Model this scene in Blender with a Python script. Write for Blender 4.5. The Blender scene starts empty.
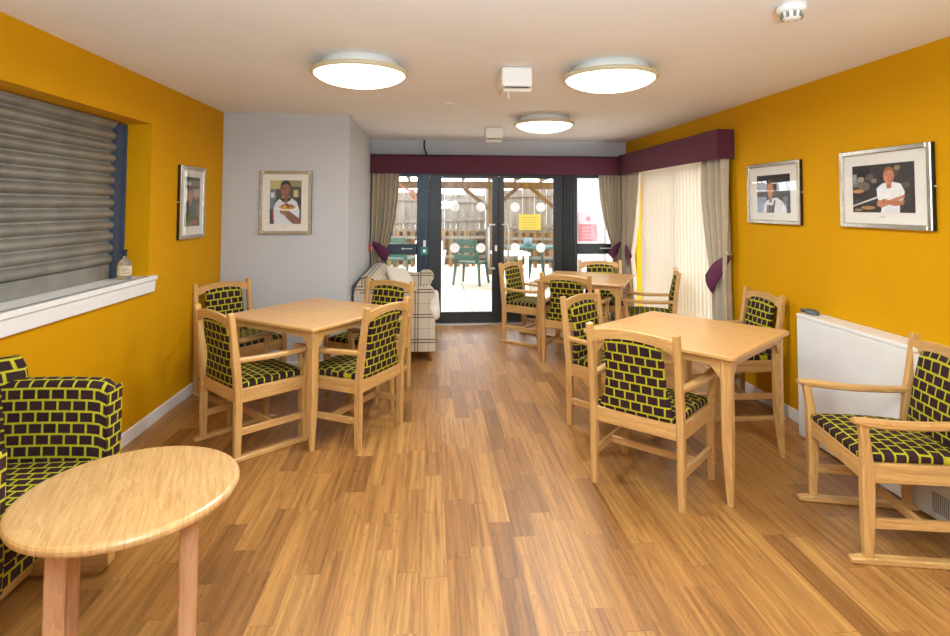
import bpy, bmesh, math, random
from mathutils import Vector, Matrix
random.seed(7)
PI = math.pi
COL = bpy.context.scene.collection
SC = bpy.context.scene

# ------------------------------------------------------------------ camera
F, YAW, PIT, ROL, CY = 557.27, 0.0777, 0.0411, 0.0035, 183.64
fw = Vector((math.sin(YAW)*math.cos(PIT), math.cos(YAW)*math.cos(PIT), math.sin(PIT)))
r0 = Vector((math.cos(YAW), -math.sin(YAW), 0))
u0 = r0.cross(fw)
rt = r0*math.cos(ROL) + u0*math.sin(ROL)
up = -r0*math.sin(ROL) + u0*math.cos(ROL)
cd = bpy.data.cameras.new('camera')
cam = bpy.data.objects.new('camera', cd); COL.objects.link(cam)
cam.matrix_world = Matrix(((rt.x, up.x, -fw.x, 0), (rt.y, up.y, -fw.y, 0), (rt.z, up.z, -fw.z, 1.5), (0, 0, 0, 1)))
cd.sensor_fit = 'HORIZONTAL'; cd.sensor_width = 36
cd.lens = F*36/950
cd.shift_y = (CY-318)/950
cd.clip_start = 0.05; cd.clip_end = 200
SC.camera = cam

# ------------------------------------------------------------------ light
W = bpy.data.worlds.new('sky'); SC.world = W; W.use_nodes = True
nt = W.node_tree; nt.nodes.clear()
bg = nt.nodes.new('ShaderNodeBackground'); wo = nt.nodes.new('ShaderNodeOutputWorld')
bg.inputs[0].default_value = (0.93, 0.96, 1.0, 1); bg.inputs[1].default_value = 8.0
nt.links.new(bg.outputs[0], wo.inputs[0])

def area(name, loc, rot, size, energy, color, spread=PI, sizey=None, shape='DISK'):
    l = bpy.data.lights.new(name, 'AREA'); l.energy = energy; l.color = color; l.size = size
    l.shape = shape; l.spread = spread
    if sizey: l.shape = 'RECTANGLE'; l.size_y = sizey
    o = bpy.data.objects.new(name, l); COL.objects.link(o); o.location = loc; o.rotation_euler = rot
    return o
# photographer's soft bounced flash, above and behind the camera
area('flash_softbox', (0.3, -0.3, 1.55), (math.radians(180-18), 0, math.radians(-3)), 0.8, 150, (0.65, 0.85, 1.0), sizey=0.6)
SC.view_settings.view_transform = 'Standard'; SC.view_settings.look = 'None'
SC.view_settings.exposure = 0.0; SC.view_settings.gamma = 1.0
SC.view_settings.use_curve_mapping = False

# ------------------------------------------------------------------ room numbers
XL, XR, YF, YG, XG, H = -1.908, 2.564, 7.185, 5.256, -0.768, 2.355
YB = -1.6            # wall behind the camera

# ------------------------------------------------------------------ materials
def lin(c):
    return tuple(((v/255)/12.92 if v/255 <= .04045 else ((v/255+.055)/1.055)**2.4) for v in c) + (1,)
class NT:
    def __init__(s, name):
        s.m = bpy.data.materials.new(name); s.m.use_nodes = True
        s.t = s.m.node_tree; s.t.nodes.clear()
        s.out = s.t.nodes.new('ShaderNodeOutputMaterial')
        s.b = s.t.nodes.new('ShaderNodeBsdfPrincipled'); s.t.links.new(s.b.outputs[0], s.out.inputs[0])
    def n(s, typ, **kw):
        o = s.t.nodes.new('ShaderNode'+typ)
        for k, v in kw.items():
            if k.startswith('i_'):
                key = k[2:]; key = int(key) if key.isdigit() else key
                o.inputs[key].default_value = v
            else: setattr(o, k, v)
        return o
    def l(s, a, b): s.t.links.new(a, b)
    def math(s, op, a, b=None, c=None):
        o = s.n('Math', operation=op)
        for i, v in enumerate((a, b, c)):
            if v is None: continue
            if isinstance(v, (int, float)): o.inputs[i].default_value = v
            else: s.l(v, o.inputs[i])
        return o.outputs[0]
    def mix(s, fac, a, b, mode='MIX'):
        o = s.n('Mix', data_type='RGBA', blend_type=mode)
        for i, v in ((0, fac), (6, a), (7, b)):
            if isinstance(v, (int, float, tuple)): o.inputs[i].default_value = v
            else: s.l(v, o.inputs[i])
        return o.outputs[2]
    def ramp(s, x, stops):
        o = s.n('ValToRGB'); e = o.color_ramp.elements
        while len(e) < len(stops): e.new(.5)
        for q, (p, c) in zip(e, stops): q.position = p; q.color = c
        s.l(x, o.inputs[0]); return o.outputs[0]
    def bump(s, h, strength, dist=.01):
        o = s.n('Bump'); o.inputs['Strength'].default_value = strength; o.inputs['Distance'].default_value = dist
        s.l(h, o.inputs['Height']); s.l(o.outputs[0], s.b.inputs['Normal'])

def plain(name, rgb, rough=.5, metal=0., var=.04, scale=8, bump=0, spec=.5, coat=0):
    k = NT(name); c = lin(rgb)
    tc = k.n('TexCoord'); no = k.n('TexNoise', i_Scale=float(scale), i_Detail=4.0); k.l(tc.outputs['Object'], no.inputs['Vector'])
    d = tuple(v*(1-var*2) for v in c[:3])+(1,); e = tuple(min(1, v*(1+var*2)) for v in c[:3])+(1,)
    k.l(k.ramp(no.outputs[0], [(.3, d), (.7, e)]), k.b.inputs['Base Color'])
    k.b.inputs['Roughness'].default_value = rough; k.b.inputs['Metallic'].default_value = metal
    k.b.inputs['Specular IOR Level'].default_value = spec; k.b.inputs['Coat Weight'].default_value = coat
    if bump:
        n2 = k.n('TexNoise', i_Scale=260.0, i_Detail=3.0); k.l(tc.outputs['Object'], n2.inputs['Vector']); k.bump(n2.outputs[0], bump, .004)
    return k.m
def wood(name, base, dark, rough=.38, scale=1.0):
    k = NT(name); tc = k.n('TexCoord'); oi = k.n('ObjectInfo')
    mp = k.n('Mapping'); mp.inputs['Scale'].default_value = (2.2*scale, 45*scale, 1); k.l(tc.outputs['UV'], mp.inputs[0])
    no = k.n('TexNoise', i_Scale=1.0, i_Detail=6.0, i_Distortion=.6); k.l(mp.outputs[0], no.inputs['Vector'])
    mp2 = k.n('Mapping'); mp2.inputs['Scale'].default_value = (1.1*scale, 9*scale, 1); k.l(tc.outputs['UV'], mp2.inputs[0])
    wv = k.n('TexNoise', i_Scale=1.0, i_Detail=3.0, i_Distortion=1.8); k.l(mp2.outputs[0], wv.inputs['Vector'])
    rg = k.math('FRACT', k.math('MULTIPLY', wv.outputs[0], 7.0))
    f = k.math('ADD', k.math('MULTIPLY', no.outputs[0], .7), k.math('MULTIPLY', rg, .22))
    k.l(k.ramp(f, [(.25, lin(dark)), (.62, lin(base))]), k.b.inputs['Base Color'])
    k.b.inputs['Roughness'].default_value = rough; k.b.inputs['Coat Weight'].default_value = .15; k.b.inputs['Coat Roughness'].default_value = .3
    return k.m
def fabric_brick(name, bw=.060, bh=.0485):
    k = NT(name); tc = k.n('TexCoord')
    br = k.n('TexBrick', offset=.5, squash=1.0); k.l(tc.outputs['UV'], br.inputs['Vector'])
    for q, v in (('Scale', 1.0), ('Mortar Size', .0046), ('Mortar Smooth', .12), ('Bias', 0.), ('Brick Width', bw), ('Row Height', bh)): br.inputs[q].default_value = v
    br.inputs['Color1'].default_value = lin((44, 27, 28)); br.inputs['Color2'].default_value = lin((54, 34, 36)); br.inputs['Mortar'].default_value = lin((176, 168, 36))
    no = k.n('TexNoise', i_Scale=90.0, i_Detail=3.0); k.l(tc.outputs['UV'], no.inputs['Vector'])
    c = k.mix(.35, br.outputs[0], no.outputs[0], 'OVERLAY'); k.l(c, k.b.inputs['Base Color'])
    k.b.inputs['Roughness'].default_value = .85; k.b.inputs['Sheen Weight'].default_value = .0; k.b.inputs['Specular IOR Level'].default_value = .2
    k.bump(br.outputs['Fac'], .25, .002)
    return k.m
def plaid(name):
    k = NT(name); tc = k.n('TexCoord'); sp = k.n('SeparateXYZ'); k.l(tc.outputs['UV'], sp.inputs[0])
    def line(co, period, off, w):
        x = k.math('FRACT', k.math('ADD', k.math('DIVIDE', co, period), off))
        return k.math('LESS_THAN', x, w/period)
    col = lin((204, 190, 168))
    a = None
    P = .24
    for co, offs in ((sp.outputs[0], (0., .12)), (sp.outputs[1], (0., .12))):
        for of in offs:
            q = line(co, P, of, .010); a = q if a is None else k.math('MAXIMUM', a, q)
    b = None
    for co in (sp.outputs[0], sp.outputs[1]):
        q = line(co, P, .56, .006); b = q if b is None else k.math('MAXIMUM', b, q)
    wd = None
    for co in (sp.outputs[0], sp.outputs[1]):
        q = line(co, P, .12, .04); wd = q if wd is None else k.math('ADD', wd, q)
    c0 = k.mix(k.math('MULTIPLY', wd, .3), col, lin((190, 172, 146)))
    c1 = k.mix(k.math('MULTIPLY', b, .55), c0, lin((140, 110, 90)))
    c2 = k.mix(k.math('MULTIPLY', a, .85), c1, lin((62, 50, 48)))
    k.l(c2, k.b.inputs['Base Color']); k.b.inputs['Roughness'].default_value = .9
    return k.m
def glass(name, tint=(1, 1, 1, 1)):
    k = NT(name); k.t.nodes.remove(k.b)
    tr = k.n('BsdfTransparent'); tr.inputs[0].default_value = tint
    gl = k.n('BsdfGlossy'); gl.inputs['Roughness'].default_value = .01
    fr = k.n('Fresnel'); ge = k.n('NewGeometry'); k.l(k.math('SUBTRACT', 1.5, k.math('MULTIPLY', ge.outputs['Backfacing'], .8333)), fr.inputs[0])
    mx = k.n('MixShader'); k.l(fr.outputs[0], mx.inputs[0]); k.l(tr.outputs[0], mx.inputs[1]); k.l(gl.outputs[0], mx.inputs[2]); k.l(mx.outputs[0], k.out.inputs[0])
    return k.m
def emit(name, rgb, strength):
    k = NT(name); c = lin(rgb)
    k.b.inputs['Base Color'].default_value = c; k.b.inputs['Emission Color'].default_value = c; k.b.inputs['Emission Strength'].default_value = strength
    return k.m
def floor_mat():
    k = NT('oak_vinyl_planks'); tc = k.n('TexCoord'); sp = k.n('SeparateXYZ'); k.l(tc.outputs['Object'], sp.inputs[0])
    x, y = sp.outputs[0], sp.outputs[1]
    WD, LN = .103, 1.15
    xs = k.math('DIVIDE', k.math('ADD', x, 10.02), WD); si = k.math('FLOOR', xs); fx = k.math('FRACT', xs)
    wn = k.n('TexWhiteNoise', noise_dimensions='1D'); k.l(si, wn.inputs['W'])
    ys = k.math('ADD', k.math('DIVIDE', k.math('ADD', y, 10.), LN), k.math('MULTIPLY', wn.outputs['Value'], 9.7))
    yi = k.math('FLOOR', ys); fy = k.math('FRACT', ys)
    cv = k.n('CombineXYZ'); k.l(si, cv.inputs[0]); k.l(yi, cv.inputs[1])
    # each board is split once more at a random place
    w2 = k.n('TexWhiteNoise', noise_dimensions='3D'); k.l(cv.outputs[0], w2.inputs['Vector'])
    spl = k.math('GREATER_THAN', fy, k.math('ADD', .35, k.math('MULTIPLY', w2.outputs['Value'], .4)))
    cv2 = k.n('CombineXYZ'); k.l(si, cv2.inputs[0]); k.l(yi, cv2.inputs[1]); k.l(spl, cv2.inputs[2])
    w3 = k.n('TexWhiteNoise', noise_dimensions='3D'); k.l(cv2.outputs[0], w3.inputs['Vector'])
    r = w3.outputs['Value']
    gv = k.n('CombineXYZ'); k.l(k.math('MULTIPLY', x, 48.), gv.inputs[0]); k.l(k.math('MULTIPLY', y, 1.6), gv.inputs[1]); k.l(k.math('MULTIPLY', r, 50.), gv.inputs[2])
    n1 = k.n('TexNoise', i_Scale=1.0, i_Detail=6.0, i_Roughness=.6, i_Distortion=.5); k.l(gv.outputs[0], n1.inputs['Vector'])
    gv2 = k.n('CombineXYZ'); k.l(k.math('MULTIPLY', x, 9.), gv2.inputs[0]); k.l(k.math('MULTIPLY', y, .8), gv2.inputs[1]); k.l(k.math('MULTIPLY', r, 90.), gv2.inputs[2])
    n2 = k.n('TexNoise', i_Scale=1.0, i_Detail=2.0, i_Distortion=.8); k.l(gv2.outputs[0], n2.inputs['Vector'])
    ring = k.math('PINGPONG', k.math('MULTIPLY', n2.outputs[0], 16.), .5)
    ringd = k.math('SMOOTH_MIN', k.math('MULTIPLY', ring, 5.), 1., .3)
    base = k.ramp(r, [(0., lin((138, 92, 42))), (.3, lin((160, 109, 52))), (.7, lin((172, 121, 59))), (1., lin((184, 134, 70)))])
    g = k.ramp(n1.outputs[0], [(.32, (.55, .49, .42, 1)), (.62, (1.08, 1.08, 1.08, 1))])
    c = k.mix(1., base, g, 'MULTIPLY')
    g2 = k.ramp(ringd, [(0., (.55, .48, .40, 1)), (.45, (1, 1, 1, 1))])
    c = k.mix(.5, c, g2, 'MULTIPLY')
    seam = k.math('MAXIMUM', k.math('LESS_THAN', fx, .014), k.math('LESS_THAN', fy, .003))
    c = k.mix(k.math('MULTIPLY', seam, .45), c, lin((92, 52, 24)))
    k.l(c, k.b.inputs['Base Color'])
    k.l(k.math('ADD', .37, k.math('MULTIPLY', n1.outputs[0], .12)), k.b.inputs['Roughness'])
    k.b.inputs['Specular IOR Level'].default_value = .62; k.b.inputs['Coat Weight'].default_value = .2; k.b.inputs['Coat Roughness'].default_value = .36
    k.bump(n1.outputs[0], .06, .002)
    return k.m
def paving_mat():
    k = NT('patio_slabs'); tc = k.n('TexCoord')
    br = k.n('TexBrick', offset=0.0); k.l(tc.outputs['Object'], br.inputs['Vector'])
    for q, v in (('Scale', 1.0), ('Mortar Size', .009), ('Mortar Smooth', .1), ('Brick Width', .6), ('Row Height', .6)): br.inputs[q].default_value = v
    br.inputs['Color1'].default_value = lin((226, 214, 196)); br.inputs['Color2'].default_value = lin((214, 200, 184)); br.inputs['Mortar'].default_value = lin((120, 110, 96))
    no = k.n('TexNoise', i_Scale=1.1, i_Detail=6.0); k.l(tc.outputs['Object'], no.inputs['Vector'])
    st = k.ramp(no.outputs[0], [(.45, (1, 1, 1, 1)), (.72, (.72, .66, .48, 1))])
    k.l(k.mix(.8, br.outputs[0], st, 'MULTIPLY'), k.b.inputs['Base Color']); k.b.inputs['Roughness'].default_value = .8
    return k.m
def fence_mat(name, a, b):
    k = NT(name); tc = k.n('TexCoord'); mp = k.n('Mapping'); mp.inputs['Scale'].default_value = (14, 14, 1.2); k.l(tc.outputs['Object'], mp.inputs[0])
    no = k.n('TexNoise', i_Scale=1.0, i_Detail=5.0); k.l(mp.outputs[0], no.inputs['Vector'])
    k.l(k.ramp(no.outputs[0], [(.3, lin(a)), (.7, lin(b))]), k.b.inputs['Base Color']); k.b.inputs['Roughness'].default_value = .85
    return k.m
def shutter_mat():
    k = NT('galvanised_steel'); tc = k.n('TexCoord'); no = k.n('TexNoise', i_Scale=6.0, i_Detail=5.0); k.l(tc.outputs['Object'], no.inputs['Vector'])
    k.l(k.ramp(no.outputs[0], [(.3, lin((136, 134, 126))), (.7, lin((158, 156, 146)))]), k.b.inputs['Base Color'])
    k.b.inputs['Metallic'].default_value = .6; k.b.inputs['Roughness'].default_value = .5
    return k.m
M = dict(
    yellow=plain('mustard_wall_paint', (206, 148, 0), .7, var=.012, scale=2, bump=.05, spec=.12),
    grey=plain('pale_grey_wall_paint', (197, 198, 200), .7, var=.01, scale=2, bump=.04, spec=.2),
    ceil=plain('cream_ceiling_paint', (240, 240, 242), .8, var=.01, scale=2),
    white=plain('white_gloss_paint', (232, 230, 226), .35, var=.01),
    rad=plain('white_radiator_enamel', (226, 224, 218), .35, var=.01),
    floor=floor_mat(),
    wood=wood('beech_wood', (212, 168, 104), (184, 136, 78)),
    woodtop=wood('beech_table_top', (212, 164, 102), (196, 146, 86), .34, .7),
    oaktop=wood('oak_laminate_top', (208, 166, 110), (178, 132, 80), .3, 1.6),
    redwood=wood('pinkish_beech_leg', (200, 152, 112), (180, 128, 88), .45),
    brick=fabric_brick('brown_and_lime_brick_fabric'),
    brickbig=fabric_brick('brown_and_lime_brick_velvet', .056, .0455),
    plaid=plaid('cream_tartan_fabric'),
    cream=plain('cream_cushion_fabric', (222, 210, 192), .9, var=.03, scale=40),
    curtain=plain('taupe_curtain_fabric', (188, 173, 148), .85, var=.04, scale=60),
    purple=plain('plum_velvet', (88, 36, 52), .85, var=.12, scale=90),
    purple2=plain('plum_tieback_fabric', (96, 34, 66), .75, var=.08, scale=60),
    blind=None,
    frame=plain('anthracite_aluminium', (40, 42, 43), .4, var=.02, metal=.1),
    frameb=plain('slate_blue_aluminium', (48, 60, 76), .35, var=.02, metal=.2),
    steel=plain('brushed_steel', (214, 214, 212), .35, metal=.7, var=.02),
    silver=plain('silver_picture_moulding', (196, 190, 176), .25, metal=.9, var=.05, scale=30),
    black=plain('black_plastic', (24, 24, 26), .4),
    darkgrey=plain('dark_grey_plastic', (84, 90, 88), .4),
    plastic=plain('white_plastic', (236, 234, 230), .4, var=.01),
    mat=plain('ivory_picture_mount', (236, 232, 222), .8, var=.01),
    glass=glass('window_glass'),
    shutter=shutter_mat(),
    guide=plain('blue_grey_steel', (74, 88, 112), .4, metal=.4),
    teal=plain('teal_plastic', (24, 128, 112), .4),
    red=plain('red_plastic', (190, 48, 36), .4),
    green=plain('green_garden_plastic', (10, 70, 54), .45),
    tealtop=plain('teal_table_plastic', (54, 104, 100), .45),
    gwhite=plain('white_garden_plastic', (240, 240, 240), .45),
    paving=paving_mat(),
    fence=fence_mat('weathered_fence_boards', (88, 82, 72), (132, 124, 110)),
    picket=fence_mat('brown_stained_pickets', (92, 66, 34), (150, 116, 66)),
    pergola=fence_mat('brown_pergola_timber', (86, 60, 26), (124, 92, 46)),
    render=plain('white_render', (160, 160, 156), .9, var=.03),
    slate=plain('grey_roof_slate', (150, 152, 156), .8, var=.08, scale=20),
    yellowpaper=plain('yellow_notice_paper', (240, 226, 110), .7, var=.01),
    sticker=plain('white_vinyl_dot', (250, 250, 250), .6, var=0),
    signred=plain('faded_red_sign', (134, 50, 60), .5),
    signpink=plain('faded_pink_sign', (166, 124, 128), .5),
    leaf=plain('red_green_leaves', (150, 90, 60), .7, var=.3, scale=20),
    plantgreen=plain('green_leaves', (60, 140, 40), .6, var=.2, scale=20),
    bluegrey=plain('blue_grey_ceramic', (120, 150, 160), .5),
    brass=plain('brass_castor', (170, 120, 60), .35, metal=.9),
    lampring=plain('cream_lamp_ring', (206, 194, 160), .4, var=.01),
    lampbody=plain('white_lamp_body', (238, 236, 230), .4, var=.01),
    diffuser=emit('glowing_opal_glass', (255, 250, 238), 6.0),
    cable=plain('black_cable', (30, 28, 28), .5),
    grille=plain('perforated_grille', (96, 98, 100), .5),
    label=plain('cream_bottle_label', (216, 198, 160), .7),
    liquid=plain('bottle_glass', (206, 200, 176), .15, coat=.6),
    marks=plain('grey_print_marks', (120, 124, 112), .7),
    mesh=plain('silver_mesh_card', (176, 176, 170), .5),
)
def bottle_mat():
    k = NT('clear_bottle_glass'); k.b.inputs['Base Color'].default_value = (.93, .92, .86, 1); k.b.inputs['Transmission Weight'].default_value = .85; k.b.inputs['Roughness'].default_value = .05; k.b.inputs['IOR'].default_value = 1.2
    return k.m
M['liquid'] = bottle_mat()
def blind_mat():
    k = NT('cream_blind_fabric')
    k.b.inputs['Base Color'].default_value = lin((244, 240, 230)); k.b.inputs['Roughness'].default_value = .9
    tl = k.n('BsdfTranslucent'); tl.inputs[0].default_value = lin((236, 222, 200))
    mx = k.n('MixShader'); mx.inputs[0].default_value = .24; k.l(k.b.outputs[0], mx.inputs[1]); k.l(tl.outputs[0], mx.inputs[2]); k.l(mx.outputs[0], k.out.inputs[0])
    return k.m
M['blind'] = blind_mat()
def thin_film(name, rgb):
    k = NT(name); k.b.inputs['Base Color'].default_value = lin(rgb); k.b.inputs['Roughness'].default_value = .6
    tl = k.n('BsdfTranslucent'); tl.inputs[0].default_value = lin(rgb); mx = k.n('MixShader'); mx.inputs[0].default_value = .35
    k.l(k.b.outputs[0], mx.inputs[1]); k.l(tl.outputs[0], mx.inputs[2]); k.l(mx.outputs[0], k.out.inputs[0]); return k.m
M['dot'] = thin_film('white_vinyl_film', (252, 252, 252)); M['yellowpaper'] = thin_film('yellow_paper_film', (248, 234, 130))
_pm = {}
def pm(rgb, rough=.5):
    if rgb not in _pm: _pm[rgb] = plain('print_ink_%d' % len(_pm), rgb, rough, var=.05, scale=30)
    return _pm[rgb]

# ------------------------------------------------------------------ mesh helpers
def tag(o, label=None, cat=None, group=None, kind=None):
    if label: o['label'] = label
    if cat: o['category'] = cat
    if group: o['group'] = group
    if kind: o['kind'] = kind
    return o
def empty(name, loc=(0, 0, 0), rz=0, label=None, cat=None, group=None, kind=None):
    o = bpy.data.objects.new(name, None); COL.objects.link(o); o.location = loc; o.rotation_euler = (0, 0, rz)
    o.empty_display_size = .1
    return tag(o, label, cat, group, kind)
class MB:
    def __init__(s):
        s.bm = bmesh.new(); s.uv = s.bm.loops.layers.uv.new('UVMap'); s.mats = []
    def mi(s, m):
        if m is None: return 0
        if m not in s.mats: s.mats.append(m)
        return s.mats.index(m)
    def face(s, vs, uvs=None, m=None, smooth=False):
        try: f = s.bm.faces.new(vs)
        except ValueError: return None
        f.material_index = s.mi(m); f.smooth = smooth
        if uvs:
            for l, u in zip(f.loops, uvs): l[s.uv].uv = u
        return f
    def boxuv(s, faces, off=(0, 0)):
        for f in faces:
            n = f.normal; ax = max(range(3), key=lambda i: abs(n[i]))
            for l in f.loops:
                c = l.vert.co
                p = ((c.y, c.z), (c.x, c.z), (c.x, c.y))[ax]
                l[s.uv].uv = (p[0]+off[0], p[1]+off[1])
    def box(s, lo, hi, m=None, bev=0, seg=1, smooth=False, xf=None, uvlong=True, uvoff=(0, 0)):
        g = bmesh.ops.create_cube(s.bm, size=1)['verts']
        for v in g:
            v.co = Vector(((lo[i]+hi[i])/2+v.co[i]*(hi[i]-lo[i]) for i in range(3)))
        fs = list({f for v in g for f in v.link_faces}); idx = s.mi(m)
        for f in fs: f.material_index = idx
        if bev:
            es = list({e for v in g for e in v.link_edges})
            r = bmesh.ops.bevel(s.bm, geom=es, offset=bev, segments=seg, profile=.5, affect='EDGES', clamp_overlap=True)
            fs = list({f for v in r['verts'] for f in v.link_faces} | {f for f in fs if f.is_valid})
        s.bm.normal_update()
        d = [hi[i]-lo[i] for i in range(3)]; L = max(range(3), key=lambda i: d[i])
        for f in fs:
            f.material_index = idx; f.smooth = smooth
            n = f.normal; ax = max(range(3), key=lambda i: abs(n[i]))
            for l in f.loops:
                c = l.vert.co
                if uvlong:
                    others = [i for i in range(3) if i != L]
                    v = c[others[0]]+c[others[1]]*1.3
                    l[s.uv].uv = (c[L]+uvoff[0], v+uvoff[1])
                else:
                    p = ((c.y, c.z), (c.x, c.z), (c.x, c.y))[ax]
                    l[s.uv].uv = (p[0]+uvoff[0], p[1]+uvoff[1])
        if xf:
            for v in {v for f in fs for v in f.verts}: v.co = xf @ v.co
        return fs
    def loft(s, rings, m=None, smooth=True, caps=True, closed=True, uvs=None, loop=False):
        R = [[s.bm.verts.new(p) for p in r] for r in rings]; n = len(R[0]); nr = len(R)
        L = 0
        for i in range(nr if loop else nr-1):
            j2 = (i+1) % nr
            for k in range(n if closed else n-1):
                k2 = (k+1) % n
                if uvs:
                    kk = k+1
                    uu = [uvs[i][k], uvs[i][kk], uvs[j2][kk], uvs[j2][k]]
                else: uu = [(i*.1, k*.02), (i*.1, (k+1)*.02), ((i+1)*.1, (k+1)*.02), ((i+1)*.1, k*.02)]
                s.face([R[i][k], R[i][k2], R[j2][k2], R[j2][k]], uu, m, smooth)
        if caps and closed and not loop:
            s.face(R[0][::-1], [(uvs[0][k] if uvs else (p.co.x, p.co.z)) for k, p in enumerate(R[0])][::-1], m, False)
            s.face(R[-1], [(uvs[-1][k] if uvs else (p.co.x, p.co.z)) for k, p in enumerate(R[-1])], m, False)
        return R
    def sweep(s, pts, sizes, m=None, side=(0, 1, 0), c=.006, smooth=False, off=0):
        """rectangular bar with chamfered corners; sizes = (width along side, thickness across)"""
        pts = [Vector(p) for p in pts]; side = Vector(side).normalized(); rings = []; uvs = []; L = random.random()*3
        for i, p in enumerate(pts):
            t = (pts[min(i+1, len(pts)-1)]-pts[max(i-1, 0)]).normalized()
            sd = (side - t*side.dot(t)).normalized(); nn = t.cross(sd)
            w, h = (sizes[i] if isinstance(sizes, list) else sizes); w /= 2; h /= 2; cc = min(c, w*.9, h*.9)
            q = [(-w+cc, -h), (w-cc, -h), (w, -h+cc), (w, h-cc), (w-cc, h), (-w+cc, h), (-w, h-cc), (-w, -h+cc)]
            rings.append([p+sd*a+nn*b for a, b in q])
            if i: L += (pts[i]-pts[i-1]).length
            per = [0, 2*w, 2*w+cc, 2*w+2*h, 2*w+2*h, 4*w+2*h, 4*w+2*h, 4*w+4*h, 4*w+4*h]
            uvs.append([(L, u+off) for u in per])
        s.loft(rings, m, smooth, True, True, uvs)
    def tube(s, pts, r, m=None, n=10, smooth=True):
        pts = [Vector(p) for p in pts]; rings = []
        ref = Vector((0, 0, 1))
        for i, p in enumerate(pts):
            t = (pts[min(i+1, len(pts)-1)]-pts[max(i-1, 0)]).normalized()
            a = t.cross(ref if abs(t.dot(ref)) < .95 else Vector((1, 0, 0))).normalized(); b = t.cross(a)
            rr = r[i] if isinstance(r, list) else r
            rings.append([p+a*math.cos(q*2*PI/n)*rr+b*math.sin(q*2*PI/n)*rr for q in range(n)])
        s.loft(rings, m, smooth)
    def lathe(s, prof, m=None, n=40, c=(0, 0, 0), smooth=True, sx=1., sy=1.):
        rings = [[Vector((c[0]+r*sx*math.cos(q*2*PI/n), c[1]+r*sy*math.sin(q*2*PI/n), c[2]+z)) for q in range(n)] for r, z in prof]
        s.loft(rings, m, smooth)
    def poly(s, pts, m=None, uvs=None):
        vs = [s.bm.verts.new(p) for p in pts]; return s.face(vs, uvs or [(p[0], p[1]) for p in pts], m)
    def prism(s, pts, d, m=None, smooth=False):
        """closed outline pts (3D) extruded by vector d"""
        d = Vector(d); a = [Vector(p) for p in pts]; b = [p+d for p in a]
        s.loft([a, b], m, smooth)
    def build(s, name, mat=None, parent=None):
        bmesh.ops.recalc_face_normals(s.bm, faces=s.bm.faces)
        me = bpy.data.meshes.new(name); s.bm.to_mesh(me); s.bm.free()
        if s.mats:
            for q in s.mats: me.materials.append(q)
        elif mat: me.materials.append(mat)
        o = bpy.data.objects.new(name, me); COL.objects.link(o)
        if parent: o.parent = parent
        return o
def copy_tree(o, parent=None):
    c = o.copy(); COL.objects.link(c)
    if parent: c.parent = parent
    for ch in list(o.children): copy_tree(ch, c)
    return c
def onebox(name, lo, hi, m, parent=None, bev=0, seg=1, **kw):
    b = MB(); b.box(lo, hi, None, bev, seg, **kw); return b.build(name, m, parent)

# ------------------------------------------------------------------ structure
S = 'structure'
def struct(o): o['kind'] = S; return o
struct(onebox('floor', (XL-.25, YB-.2, -.1), (XR+.25, YF+.07, 0), M['floor']))
struct(onebox('ceiling', (XL-.3, YB-.2, H), (XR+.3, YF+.3, H+.12), M['ceil']))
SY0, SY1, SZ0, SZ1 = 1.2, 3.955, .99, 2.056       # hatch opening in left wall
b = MB()
b.box((XL-.28, YB-.1, 0), (XL, SY0, H)); b.box((XL-.28, SY0, 0), (XL, SY1, SZ0)); b.box((XL-.28, SY0, SZ1), (XL, SY1, H))
b.box((XL-.28, SY1, 0), (XL, YG+.1, H)); b.box((XL-.32, SY0-.1, SZ0-.1), (XL-.26, SY1+.1, SZ1+.1))
struct(b.build('wall_left', M['yellow']))
BY0, BY1, BZ1 = 4.82, 6.83, 2.0                    # patio window in right wall
b = MB()
b.box((XR, YB-.1, 0), (XR+.22, BY0, H)); b.box((XR, BY1, 0), (XR+.22, YF+.2, H)); b.box((XR, BY0, BZ1), (XR+.22, BY1, H))
struct(b.build('wall_right', M['yellow']))
b = MB(); b.box((XL-.1, YG, 0), (XG, YF+.22, H)); struct(b.build('wall_alcove', M['grey']))
b = MB(); b.box((XG-.05, YF, 1.96), (XR+.05, YF+.22, H)); struct(b.build('wall_back', M['grey']))
b = MB(); b.box((XL-.2, YB-.12, 0), (XR+.2, YB, H)); struct(b.build('wall_front', M['ceil']))
def skirt(name, lo, hi): struct(onebox(name, lo, hi, M['white'], bev=.004))
skirt('baseboard_left', (XL+.0005, YB, 0), (XL+.016, YG, .085))
skirt('baseboard_right', (XR-.016, YB, 0), (XR-.0005, BY0-.05, .085))
skirt('baseboard_alcove', (XL+.016, YG-.016, 0), (XG, YG-.0005, .085))
skirt('baseboard_side', (XG+.0005, YG-.016, 0), (XG+.016, YF-.1, .085))
# window sill under the serving hatch
sl = MB()
sl.box((XL-.26, SY0, .99), (XL, SY1-.001, 1.022)); sl.box((XL-.02, SY0-.1, .992), (XL+.034, 4.018, 1.022), bev=.004)
pr = [(XL+.001, SY0-.08, .992), (XL+.001, 4.010, .992), (XL+.001, 4.000, .915), (XL+.001, SY0-.08, .915)]
sl.prism(pr, (.022, 0, 0))
struct(sl.build('trim_1', M['white']))

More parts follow.
